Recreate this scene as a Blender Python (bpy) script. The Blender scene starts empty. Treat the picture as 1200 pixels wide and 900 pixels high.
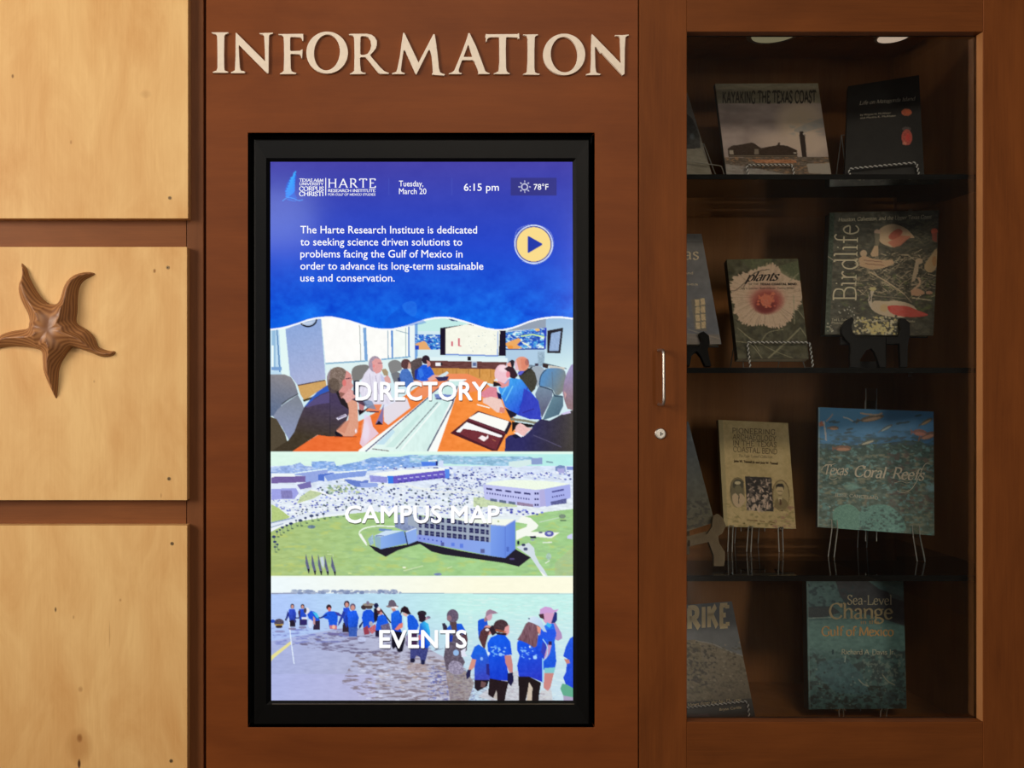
import bpy, bmesh, math, random
import numpy as np
from mathutils import Vector, Matrix
from mathutils.geometry import delaunay_2d_cdt

# ------------------------------------------------------------------ camera, light, exposure
CAM_D = 1.544            # distance camera - wall face (m)
FPX = 960.0              # focal length in pixels of the 1200 px wide frame
M = CAM_D / FPX          # metres per pixel on the wall face
ZC = 1.45                # eye height
VPX, VPY = 453.0, 444.0  # where the lines into the depth meet (the camera stands left of the frame's middle)
CX = (VPX-600)*M
sc = bpy.context.scene
COL = sc.collection
cam_d = bpy.data.cameras.new('camera')
cam = bpy.data.objects.new('camera', cam_d); COL.objects.link(cam)
cam.location = (CX, -CAM_D, ZC); cam.rotation_euler = (math.pi/2, 0, 0)
cam_d.sensor_width = 36; cam_d.lens = 36*FPX/1200; cam_d.clip_start = 0.02
cam_d.shift_x = (600-VPX)/1200; cam_d.shift_y = -(450-VPY)/1200
sc.camera = cam
sc.view_settings.view_transform = 'Standard'
sc.view_settings.look = 'None'
sc.view_settings.exposure = 0.0
sc.view_settings.gamma = 1
sc.view_settings.use_curve_mapping = False
w = bpy.data.worlds.new('world'); sc.world = w; w.use_nodes = True
w.node_tree.nodes['Background'].inputs[0].default_value = (0.75, 0.85, 1.0, 1)
w.node_tree.nodes['Background'].inputs[1].default_value = 0.6

def area(name, loc, rot, sx, sy, power, col):
    l = bpy.data.lights.new(name, 'AREA'); l.shape = 'RECTANGLE'
    l.size = sx; l.size_y = sy; l.energy = power; l.color = col
    o = bpy.data.objects.new(name, l); COL.objects.link(o)
    o.location = loc; o.rotation_euler = rot
    return o
# daylight through the tall window in the left wall (window_1) and the far glazing (window_2)
area('daylight_side', (-2.93, -2.3, 2.2), (0, -math.pi/2, 0), 1.5, 1.7, 122, (1.0, 0.90, 0.78))
area('daylight_far', (-2.5, -6.9, 3.1), (math.pi/2, 0, 0), 3.0, 0.6, 26, (0.70, 0.84, 1.0))
area('front_fill', (2.3, -6.93, 1.9), (math.pi/2, 0, 0), 0.8, 2.8, 66, (1.0, 0.92, 0.80))  # added frontal fill to brighten the cabinet, not a known window
# ceiling lamp of the hall, a wall washer
area('hall_lamp_light', (0.15, -3.1, 3.45), (math.radians(60), 0, 0), 1.5, 0.5, 34, (1.0, 0.87, 0.72))

# ------------------------------------------------------------------ helpers
def lin(c):
    c = np.asarray(c, float)/255.0
    return np.where(c <= 0.04045, c/12.92, ((c+0.055)/1.055)**2.4)
def W(px, py, d=0.0):
    k = (CAM_D+d)/CAM_D
    return Vector((CX+(px-VPX)*M*k, d, ZC-(py-VPY)*M*k))
ORG = {}
def org(o):
    return ORG.get(o.name, Vector((0, 0, 0)))
def tag(o, label=None, cat=None, group=None, kind=None):
    if label: o['label'] = label
    if cat: o['category'] = cat
    if group: o['group'] = group
    if kind: o['kind'] = kind
    return o
def empty(name, loc, label, cat, group=None):
    o = bpy.data.objects.new(name, None); COL.objects.link(o)
    o.location = loc; o.empty_display_size = 0.02
    ORG[o.name] = Vector(loc)
    return tag(o, label, cat, group)
def mesh(name, verts, faces, mat, parent=None, smooth=False, loc=None, mats=None, mi=None):
    """verts in world space; the object's origin is its parent's (or loc)"""
    O = org(parent) if parent else Vector(loc if loc is not None else (0, 0, 0))
    me = bpy.data.meshes.new(name)
    me.from_pydata([tuple(Vector(v)-O) for v in verts], [], faces)
    me.validate()
    for m_ in (mats or [mat]): me.materials.append(m_)
    if mi:
        for p, i in zip(me.polygons, mi): p.material_index = i
    if smooth:
        for p in me.polygons: p.use_smooth = True
    o = bpy.data.objects.new(name, me); COL.objects.link(o)
    if parent: o.parent = parent
    else: o.location = O
    ORG[o.name] = O
    return o
class MB:
    def __init__(s): s.v = []; s.f = []; s.m = []
    def add(s, v, f, mi=0):
        n = len(s.v); s.v += [tuple(a) for a in v]; s.f += [tuple(i+n for i in q) for q in f]; s.m += [mi]*len(f)
    def box(s, a, b, mi=0):
        x0, y0, z0 = [min(p, q) for p, q in zip(a, b)]; x1, y1, z1 = [max(p, q) for p, q in zip(a, b)]
        s.add([(x0,y0,z0),(x1,y0,z0),(x1,y1,z0),(x0,y1,z0),(x0,y0,z1),(x1,y0,z1),(x1,y1,z1),(x0,y1,z1)],
              [(0,3,2,1),(4,5,6,7),(0,1,5,4),(1,2,6,5),(2,3,7,6),(3,0,4,7)], mi)
    def slab(s, q, n, t0, t1, mi=0):
        """quad q (TL,TR,BR,BL), between q+n*t0 (front) and q+n*t1 (back)"""
        a = [p+n*t0 for p in q]; b = [p+n*t1 for p in q]
        s.add(a+b, [(0,3,2,1),(4,5,6,7),(0,1,5,4),(1,2,6,5),(2,3,7,6),(3,0,4,7)], mi)
    def tube(s, pts, r, seg=8, mi=0, closed=False):
        pts = [Vector(p) for p in pts]; n = len(pts)
        rr = r if hasattr(r, '__len__') else [r]*n
        t0 = (pts[1]-pts[0]).normalized()
        up = Vector((0,0,1)) if abs(t0.z) < .9 else Vector((1,0,0))
        a = t0.cross(up).normalized(); rings = []
        for i, p in enumerate(pts):
            if closed: t = (pts[(i+1) % n]-pts[i-1])
            else: t = (pts[min(i+1, n-1)]-pts[max(i-1, 0)])
            t.normalize(); a = (a-t*a.dot(t)).normalized(); b = t.cross(a)
            rings.append([p+(a*math.cos(2*math.pi*k/seg)+b*math.sin(2*math.pi*k/seg))*rr[i] for k in range(seg)])
        v = [x for rg in rings for x in rg]; f = []
        for i in range(n if closed else n-1):
            j = (i+1) % n
            for k in range(seg):
                f.append((i*seg+k, i*seg+(k+1) % seg, j*seg+(k+1) % seg, j*seg+k))
        if not closed:
            f.append(tuple(range(seg-1, -1, -1))); f.append(tuple((n-1)*seg+k for k in range(seg)))
        s.add(v, f, mi)
    def build(s, name, mat, parent=None, **kw):
        if isinstance(mat, (list, tuple)): return mesh(name, s.v, s.f, None, parent, mats=list(mat), mi=s.m, **kw)
        return mesh(name, s.v, s.f, mat, parent, **kw)
def bevel(o, wd, seg=2):
    m_ = o.modifiers.new('bevel', 'BEVEL'); m_.width = wd; m_.segments = seg; m_.limit_method = 'ANGLE'
    return o
def smooth_pts(pts, n=6, closed=False):
    P = [Vector(p) for p in pts]; out = []; L = len(P)
    for i in range(L if closed else L-1):
        p0 = P[i-1] if (i > 0 or closed) else P[0]; p1 = P[i]; p2 = P[(i+1) % L]
        p3 = P[(i+2) % L] if (closed or i+2 < L) else P[-1]
        for k in range(n):
            t = k/n
            out.append(0.5*((2*p1)+(p2-p0)*t+(2*p0-5*p1+4*p2-p3)*t*t+(3*p1-p0-3*p2+p3)*t*t*t))
    if not closed: out.append(P[-1])
    return out
def curve_mesh(loops, extrude, bev=0.0):
    """loops of 2D points -> (verts, faces) of a bevelled plate in XY, thickness 2*extrude (+bevel)"""
    cu = bpy.data.curves.new('tmp', 'CURVE'); cu.dimensions = '2D'; cu.fill_mode = 'BOTH'
    cu.extrude = extrude; cu.bevel_depth = bev; cu.bevel_resolution = 1; cu.offset = -bev
    for lp in loops:
        sp = cu.splines.new('POLY'); sp.points.add(len(lp)-1)
        for i, p in enumerate(lp): sp.points[i].co = (p[0], p[1], 0, 1)
        sp.use_cyclic_u = True
    o = bpy.data.objects.new('tmp', cu); COL.objects.link(o)
    bpy.context.view_layer.update()
    me = bpy.data.meshes.new_from_object(o.evaluated_get(bpy.context.evaluated_depsgraph_get()))
    v = [tuple(x.co) for x in me.vertices]; f = [tuple(p.vertices) for p in me.polygons]
    bpy.data.objects.remove(o); bpy.data.curves.remove(cu); bpy.data.meshes.remove(me)
    return v, f

# ------------------------------------------------------------------ materials
def mat_new(name):
    m_ = bpy.data.materials.new(name); m_.use_nodes = True
    nt = m_.node_tree; return m_, nt, nt.nodes['Principled BSDF']
def plain(name, rgb, rough=.5, metal=0, noise=0.0, nscale=40, spec=.5, coat=0):
    m_, nt, b = mat_new(name)
    c = lin(rgb); b.inputs['Base Color'].default_value = (*c, 1)
    b.inputs['Roughness'].default_value = rough; b.inputs['Metallic'].default_value = metal
    b.inputs['Specular IOR Level'].default_value = spec; b.inputs['Coat Weight'].default_value = coat
    if noise:
        tc = nt.nodes.new('ShaderNodeTexCoord'); n = nt.nodes.new('ShaderNodeTexNoise'); n.inputs['Scale'].default_value = nscale
        n.inputs['Detail'].default_value = 4
        nt.links.new(tc.outputs['Object'], n.inputs['Vector'])
        r = nt.nodes.new('ShaderNodeValToRGB')
        r.color_ramp.elements[0].position = .3; r.color_ramp.elements[1].position = .7
        r.color_ramp.elements[0].color = (*(c*(1-noise)), 1); r.color_ramp.elements[1].color = (*np.minimum(c*(1+noise), 1), 1)
        nt.links.new(n.outputs['Fac'], r.inputs['Fac']); nt.links.new(r.outputs['Color'], b.inputs['Base Color'])
    return m_
def wood(name, dark, light, axis='Z', rough=.45, freq=55, blotch=5, seed=0.0, fine=.35, spots=(), bump=.02, coat=.0, spec=.2, contrast=(.3, .72), figure=.35):
    m_, nt, b = mat_new(name); N = nt.nodes.new; L = nt.links.new
    tc = N('ShaderNodeTexCoord'); mp = N('ShaderNodeMapping')
    sc_ = {'Z': (1, 1, .07), 'X': (.07, 1, 1)}[axis]
    mp.inputs['Scale'].default_value = sc_; mp.inputs['Location'].default_value = (seed, seed*.7, seed*1.3)
    L(tc.outputs['Object'], mp.inputs['Vector'])
    n1 = N('ShaderNodeTexNoise'); n1.inputs['Scale'].default_value = freq; n1.inputs['Detail'].default_value = 5; n1.inputs['Roughness'].default_value = .6; n1.inputs['Distortion'].default_value = .4
    L(mp.outputs[0], n1.inputs['Vector'])
    mp2 = N('ShaderNodeMapping'); mp2.inputs['Scale'].default_value = {'Z': (1, 1, .35), 'X': (.35, 1, 1)}[axis]; mp2.inputs['Location'].default_value = (seed*2, 0, seed)
    L(tc.outputs['Object'], mp2.inputs['Vector'])
    n2 = N('ShaderNodeTexNoise'); n2.inputs['Scale'].default_value = blotch; n2.inputs['Detail'].default_value = 6; n2.inputs['Roughness'].default_value = .62; n2.inputs['Distortion'].default_value = .8
    L(mp2.outputs[0], n2.inputs['Vector'])
    mp3 = N('ShaderNodeMapping'); mp3.inputs['Scale'].default_value = {'Z': (1, 1, .03), 'X': (.03, 1, 1)}[axis]
    L(tc.outputs['Object'], mp3.inputs['Vector'])
    n3 = N('ShaderNodeTexNoise'); n3.inputs['Scale'].default_value = 420; n3.inputs['Detail'].default_value = 2
    L(mp3.outputs[0], n3.inputs['Vector'])
    a = N('ShaderNodeMix'); a.inputs['Factor'].default_value = 1-figure
    L(n1.outputs['Fac'], a.inputs['A']); L(n2.outputs['Fac'], a.inputs['B'])
    a2 = N('ShaderNodeMix'); a2.inputs['Factor'].default_value = fine*.5
    L(a.outputs['Result'], a2.inputs['A']); L(n3.outputs['Fac'], a2.inputs['B'])
    r = N('ShaderNodeValToRGB'); e = r.color_ramp.elements
    e[0].position, e[1].position = contrast
    e[0].color = (*lin(dark), 1); e[1].color = (*lin(light), 1)
    L(a2.outputs['Result'], r.inputs['Fac'])
    colr = r.outputs['Color']
    for (sx, sz, rx, rz, c, st) in spots:
        sep = N('ShaderNodeSeparateXYZ'); L(tc.outputs['Object'], sep.inputs[0])
        def ax(out, c0, rad):
            s1 = N('ShaderNodeMath'); s1.operation = 'SUBTRACT'; L(sep.outputs[out], s1.inputs[0]); s1.inputs[1].default_value = c0
            s2 = N('ShaderNodeMath'); s2.operation = 'DIVIDE'; L(s1.outputs[0], s2.inputs[0]); s2.inputs[1].default_value = rad
            s3 = N('ShaderNodeMath'); s3.operation = 'MULTIPLY'; L(s2.outputs[0], s3.inputs[0]); L(s2.outputs[0], s3.inputs[1])
            return s3.outputs[0]
        su = N('ShaderNodeMath'); su.operation = 'ADD'; L(ax('X', sx, rx), su.inputs[0]); L(ax('Z', sz, rz), su.inputs[1])
        nn = N('ShaderNodeMath'); nn.operation = 'MULTIPLY_ADD'; L(n2.outputs['Fac'], nn.inputs[0]); nn.inputs[1].default_value = 1.2; L(su.outputs[0], nn.inputs[2])
        mr = N('ShaderNodeMapRange'); mr.inputs['From Min'].default_value = .7; mr.inputs['From Max'].default_value = 1.9
        mr.inputs['To Min'].default_value = st; mr.inputs['To Max'].default_value = 0
        L(nn.outputs[0], mr.inputs['Value'])
        mx = N('ShaderNodeMix'); mx.data_type = 'RGBA'; L(mr.outputs[0], mx.inputs['Factor']); L(colr, mx.inputs['A']); mx.inputs['B'].default_value = (*lin(c), 1)
        colr = mx.outputs['Result']
    L(colr, b.inputs['Base Color'])
    b.inputs['Roughness'].default_value = rough; b.inputs['Specular IOR Level'].default_value = spec
    b.inputs['Coat Weight'].default_value = coat; b.inputs['Coat Roughness'].default_value = .25
    bp = N('ShaderNodeBump'); bp.inputs['Strength'].default_value = bump*4; bp.inputs['Distance'].default_value = .002
    L(n1.outputs['Fac'], bp.inputs['Height']); L(bp.outputs[0], b.inputs['Normal'])
    return m_
def glass_mat(name, tint, ior=1.5, rough=0.0):
    m_, nt, b = mat_new(name); nt.nodes.remove(b); N = nt.nodes.new
    t = N('ShaderNodeBsdfTransparent'); t.inputs[0].default_value = (*tint, 1)
    g = N('ShaderNodeBsdfGlossy'); g.inputs['Roughness'].default_value = rough; g.inputs[0].default_value = (1, 1, 1, 1)
    f = N('ShaderNodeFresnel'); f.inputs[0].default_value = ior
    mx = N('ShaderNodeMixShader'); out = nt.nodes['Material Output']
    nt.links.new(f.outputs[0], mx.inputs[0]); nt.links.new(t.outputs[0], mx.inputs[1]); nt.links.new(g.outputs[0], mx.inputs[2])
    nt.links.new(mx.outputs[0], out.inputs[0]); return m_
def emit_mat(name, rgb, strength=1.0, alpha=1.0):
    m_, nt, b = mat_new(name)
    b.inputs['Base Color'].default_value = (0, 0, 0, 1); b.inputs['Roughness'].default_value = .12
    b.inputs['Emission Color'].default_value = (*lin(rgb), 1); b.inputs['Emission Strength'].default_value = strength
    if alpha < 1:
        b.inputs['Emission Strength'].default_value = strength; b.inputs['Alpha'].default_value = alpha
    return m_
def art_mat(name, emissive=False, rough=.35, gain=1.0, coat=.0):
    m_, nt, b = mat_new(name)
    at = nt.nodes.new('ShaderNodeAttribute'); at.attribute_name = 'art'
    if emissive:
        b.inputs['Base Color'].default_value = (0.002, 0.002, 0.002, 1); b.inputs['Roughness'].default_value = .12
        nt.links.new(at.outputs['Color'], b.inputs['Emission Color']); b.inputs['Emission Strength'].default_value = gain
    else:
        nt.links.new(at.outputs['Color'], b.inputs['Base Color']); b.inputs['Roughness'].default_value = rough
        b.inputs['Coat Weight'].default_value = coat
    return m_

M_MAPLE = [wood('maple_veneer', (216,166,108), (240,198,142), 'Z', .5, 30, 7, 3.1, .25, contrast=(.28,.7)),
           wood('maple_veneer', (218,170,112), (240,200,144), 'Z', .5, 30, 6, 7.7, .25, contrast=(.28,.7)),
           None]
M_INFO = wood('cherry_veneer', (102,50,18), (142,76,31), 'X', .5, 12, 9, 1.9, .25, contrast=(.3,.75), figure=.5)
M_RAIL = wood('brown_hardwood', (108,62,32), (144,88,48), 'X', .5, 40, 9, 4.2, .4)
M_STILE = wood('brown_hardwood', (100,58,30), (134,82,46), 'Z', .5, 60, 9, 5.2, .4)
M_DOORV = wood('cherry_hardwood', (96,50,19), (132,73,31), 'Z', .52, 45, 8, 8.2, .4, spec=.14)
M_DOORH = wood('cherry_hardwood', (90,47,18), (124,68,28), 'X', .52, 45, 8, 9.2, .4, spec=.14)
M_CASE = wood('cabinet_interior_veneer', (138,88,44), (190,128,70), 'Z', .5, 30, 6, 11.2, .3)
M_DARK = plain('dark_gap_board', (26,16,12), .8, noise=.2)
M_BLACK = plain('black_plastic', (7,7,7), .42, noise=.15, nscale=60, spec=.18)
M_NICHE = plain('matt_black_liner', (6,5,5), .7, noise=.2)
M_CREAM = plain('brushed_cream_metal', (240,224,204), .42, .0, noise=.05, nscale=90)
M_STEEL = plain('satin_steel', (205,198,188), .4, 1.0, noise=.04)
M_WIRE_LIT = plain('twisted_wire_lit_strand', (244,242,236), .25, .0, noise=.02, spec=.8)  # near-white strand, the wire's highlights put into its colour
M_WIRE_SHADED = plain('twisted_wire_shaded_strand', (60,56,50), .3, .6, noise=.03)  # darkened twin strand, shade between the highlights put into its colour
M_WIRE = plain('grey_steel_wire', (170,165,152), .3, .3, noise=.05)
M_SHADOWLINE = plain('dark_slot', (8,6,5), .8, noise=.1)
# ------------------------------------------------------------------ flat print: a small painter whose colours end in a mesh attribute
class Canvas:
    def __init__(s, x0, y0, x1, y1, ss=2.5, bg=(128,128,128), seed=1):
        s.x0, s.y0, s.x1, s.y1, s.ss = x0, y0, x1, y1, ss
        s.w = int((x1-x0)*ss); s.h = int((y1-y0)*ss)
        s.a = np.empty((s.h, s.w, 3)); s.a[:] = bg
        s.rng = np.random.default_rng(seed)
        s.X = x0+(np.arange(s.w)+.5)/ss; s.Y = y0+(np.arange(s.h)+.5)/ss
    def win(s, xa, ya, xb, yb):
        i0 = max(0, int((xa-s.x0)*s.ss)-1); i1 = min(s.w, int((xb-s.x0)*s.ss)+2)
        j0 = max(0, int((ya-s.y0)*s.ss)-1); j1 = min(s.h, int((yb-s.y0)*s.ss)+2)
        return i0, i1, j0, j1
    def mask(s, pts):
        xs = [p[0] for p in pts]; ys = [p[1] for p in pts]
        i0, i1, j0, j1 = s.win(min(xs), min(ys), max(xs), max(ys))
        if i1 <= i0 or j1 <= j0: return None
        X = s.X[i0:i1][None, :]; Y = s.Y[j0:j1][:, None]
        m = np.zeros((j1-j0, i1-i0), bool); n = len(pts)
        for k in range(n):
            xa, ya = pts[k]; xb, yb = pts[(k+1) % n]
            if ya == yb: continue
            c = ((ya > Y) != (yb > Y)) & (X < (xb-xa)*(Y-ya)/(yb-ya)+xa)
            m ^= c
        return (slice(j0, j1), slice(i0, i1)), m, X, Y
    def put(s, r, col, al):
        if r is None: return
        sl, m, X, Y = r
        a = (m*al)[..., None] if not np.isscalar(al) else (m*float(al))[..., None]
        s.a[sl] = s.a[sl]*(1-a)+np.asarray(col, float)*a
    def poly(s, pts, col, al=1.0, amp=0, nsx=1.2, nsy=1.2, sm=0):
        if sm: pts = [(p.x, p.y) for p in smooth_pts([(a, b, 0) for a, b in pts], sm, True)]
        r = s.mask(pts)
        if r is None: return
        c = np.asarray(col, float)
        if amp:
            sl, m, X, Y = r
            n = s.vn(m.shape, nsx, nsy)
            c = c+(n*amp)[..., None]*np.ones(3)
        s.put(r, c, al)
    def grad(s, pts, c0, c1, p0, p1, al=1.0, amp=0, nsx=2, nsy=2, sm=0):
        if sm: pts = [(p.x, p.y) for p in smooth_pts([(a, b, 0) for a, b in pts], sm, True)]
        r = s.mask(pts)
        if r is None: return
        sl, m, X, Y = r
        dx, dy = p1[0]-p0[0], p1[1]-p0[1]
        t = np.clip(((X-p0[0])*dx+(Y-p0[1])*dy)/(dx*dx+dy*dy), 0, 1)[..., None]
        c = np.asarray(c0, float)*(1-t)+np.asarray(c1, float)*t
        if amp: c = c+(s.vn(m.shape, nsx, nsy)*amp)[..., None]
        s.put(r, c, al)
    def vn(s, shape, sx, sy):
        """value noise, cell size in photo pixels, range about -1..1"""
        h, w = shape; out = np.zeros(shape); amp = 1.0; tot = 0
        for o in range(3):
            gx = max(2, int(w/(sx*s.ss))+3); gy = max(2, int(h/(sy*s.ss))+3)
            g = s.rng.uniform(-1, 1, (gy, gx))
            xs = np.linspace(0, gx-1.001, w); ys = np.linspace(0, gy-1.001, h)
            xi = xs.astype(int); yi = ys.astype(int); fx = xs-xi; fy = (ys-yi)[:, None]
            fx = fx*fx*(3-2*fx); fy = fy*fy*(3-2*fy)
            xi1 = np.minimum(xi+1, gx-1); yi1 = np.minimum(yi+1, gy-1)
            v = (g[yi][:, xi]*(1-fx)+g[yi][:, xi1]*fx)*(1-fy)+(g[yi1][:, xi]*(1-fx)+g[yi1][:, xi1]*fx)*fy
            out += v*amp; tot += amp; amp *= .55; sx = max(sx/2, .4); sy = max(sy/2, .4)
        return out/tot*1.6
    def nblend(s, pts, col, sx, sy, thr=.1, soft=.3, al=1.0):
        """patches of colour where noise exceeds a threshold"""
        r = s.mask(pts)
        if r is None: return
        n = s.vn(r[1].shape, sx, sy)
        s.put(r, col, np.clip((n-thr)/soft, 0, 1)*al)
    def ell(s, cx, cy, rx, ry, col, al=1.0, ang=0.0, amp=0, soft=0):
        R = max(rx, ry)*(1.4 if soft else 1)+.5
        i0, i1, j0, j1 = s.win(cx-R, cy-R, cx+R, cy+R)
        if i1 <= i0 or j1 <= j0: return
        X = s.X[i0:i1][None, :]-cx; Y = s.Y[j0:j1][:, None]-cy
        c, n = math.cos(ang), math.sin(ang)
        d = ((X*c+Y*n)/rx)**2+((-X*n+Y*c)/ry)**2
        if soft: m = np.clip((1.3-d)/max(soft, .01), 0, 1)
        else: m = (d <= 1)*1.0
        cc = np.asarray(col, float)
        if amp: cc = cc+(s.vn(m.shape, 1, 1)*amp)[..., None]
        s.put(((slice(j0, j1), slice(i0, i1)), m, X, Y), cc, al)
    def line(s, pts, wd, col, al=1.0):
        for (xa, ya), (xb, yb) in zip(pts[:-1], pts[1:]):
            dx, dy = xb-xa, yb-ya; L = math.hypot(dx, dy) or 1; nx, ny = -dy/L*wd/2, dx/L*wd/2
            s.poly([(xa+nx, ya+ny), (xb+nx, yb+ny), (xb-nx, yb-ny), (xa-nx, ya-ny)], col, al)
    def curve(s, pts, wd, col, al=1.0):
        s.line([(p.x, p.y) for p in smooth_pts([(a, b, 0) for a, b in pts], 6)], wd, col, al)
    def rect(s, x0, y0, x1, y1, col, al=1.0, **k): s.poly([(x0,y0),(x1,y0),(x1,y1),(x0,y1)], col, al, **k)
    def dots(s, pts, n, r0, r1, cols, ax=1.0, al=1.0):
        xs = [p[0] for p in pts]; ys = [p[1] for p in pts]; bx = (min(xs), max(xs), min(ys), max(ys))
        for _ in range(n):
            x = s.rng.uniform(bx[0], bx[1]); y = s.rng.uniform(bx[2], bx[3])
            ins = False; N = len(pts)
            for k in range(N):
                xa, ya = pts[k]; xb, yb = pts[(k+1) % N]
                if (ya > y) != (yb > y) and x < (xb-xa)*(y-ya)/(yb-ya)+xa: ins = not ins
            if ins:
                r = s.rng.uniform(r0, r1); s.ell(x, y, r*ax, r, cols[int(s.rng.integers(len(cols)))], al)
    def sample(s, px, py):
        """bilinear at photo-pixel coordinates (arrays) of a slightly blurred canvas -> linear rgb"""
        if not hasattr(s, 'b'):
            b = s.a; p = np.pad(b, ((1,1),(1,1),(0,0)), 'edge')
            s.b = lin(np.clip((p[:-2,1:-1]+p[2:,1:-1]+p[1:-1,:-2]+p[1:-1,2:]+4*b)/8, 0, 255))
        u = np.clip((px-s.x0)*s.ss-.5, 0, s.w-1.001); v = np.clip((py-s.y0)*s.ss-.5, 0, s.h-1.001)
        i = u.astype(int); j = v.astype(int); fu = (u-i)[..., None]; fv = (v-j)[..., None]
        b = s.b
        return (b[j, i]*(1-fu)+b[j, i+1]*fu)*(1-fv)+(b[j+1, i]*(1-fu)+b[j+1, i+1]*fu)*fv

class Surf:
    """a flat sheet in the scene: plane through three points; hit() finds the point of the sheet a photo pixel shows"""
    def __init__(s, a, b, c):
        s.p = Vector(a); s.n = (Vector(b)-s.p).cross(Vector(c)-s.p).normalized()
        s.cam = Vector((CX, -CAM_D, ZC))
        if s.n.dot(s.cam-s.p) < 0: s.n = -s.n
    def hit(s, px, py, lift=0.0):
        d = W(px, py, 0)-s.cam
        t = (s.p-s.cam).dot(s.n)/d.dot(s.n)
        return s.cam+d*t+s.n*lift
def art_sheet(name, cv, surf, quad, res, mat, parent, lift=0.0, keep=None):
    """dense grid over the pixel quad (TL,TR,BR,BL), coloured from the canvas"""
    TL, TR, BR, BL = [np.array(q, float) for q in quad]
    nx = max(2, int(np.linalg.norm(TR-TL)*res)); ny = max(2, int(np.linalg.norm(BL-TL)*res))
    u = np.linspace(0, 1, nx+1)[None, :, None]; v = np.linspace(0, 1, ny+1)[:, None, None]
    P = (TL*(1-u)+TR*u)*(1-v)+(BL*(1-u)+BR*u)*v
    px, py = P[..., 0], P[..., 1]
    cols = cv.sample(px, py)
    # ray / plane, vectorised
    cam_, n, p0 = np.array(surf.cam), np.array(surf.n), np.array(surf.p)
    D = np.stack([(px-VPX)*M, np.full(px.shape, CAM_D), -(py-VPY)*M], -1)
    t = (p0-cam_)@n/(D@n)
    V = cam_+D*t[..., None]+n*lift
    O = np.array(org(parent))
    idx = np.arange((nx+1)*(ny+1)).reshape(ny+1, nx+1)
    F = np.stack([idx[:-1, :-1], idx[1:, :-1], idx[1:, 1:], idx[:-1, 1:]], -1).reshape(-1, 4)
    outs = []
    groups = {name: np.ones(len(F), bool)} if keep is None else keep(((px[:-1, :-1]+px[1:, 1:])/2).ravel(), ((py[:-1, :-1]+py[1:, 1:])/2).ravel())
    for nm, msk in groups.items():
        f = F[msk]; used, inv = np.unique(f, return_inverse=True); f = inv.reshape(-1, 4)
        vv = (V.reshape(-1, 3)-O)[used]; cc = cols.reshape(-1, 3)[used]
        me = bpy.data.meshes.new(nm)
        me.vertices.add(len(vv)); me.vertices.foreach_set('co', vv.astype(np.float32).ravel())
        me.loops.add(len(f)*4); me.loops.foreach_set('vertex_index', f.astype(np.int32).ravel())
        me.polygons.add(len(f)); me.polygons.foreach_set('loop_start', np.arange(0, len(f)*4, 4, dtype=np.int32))
        me.update(calc_edges=True)
        at = me.color_attributes.new('art', 'FLOAT_COLOR', 'POINT')
        at.data.foreach_set('color', np.concatenate([cc, np.ones((len(cc), 1))], 1).astype(np.float32).ravel())
        me.materials.append(mat)
        o = bpy.data.objects.new(nm, me); COL.objects.link(o); o.parent = parent; ORG[o.name] = org(parent)
        outs.append(o)
    return outs

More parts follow.
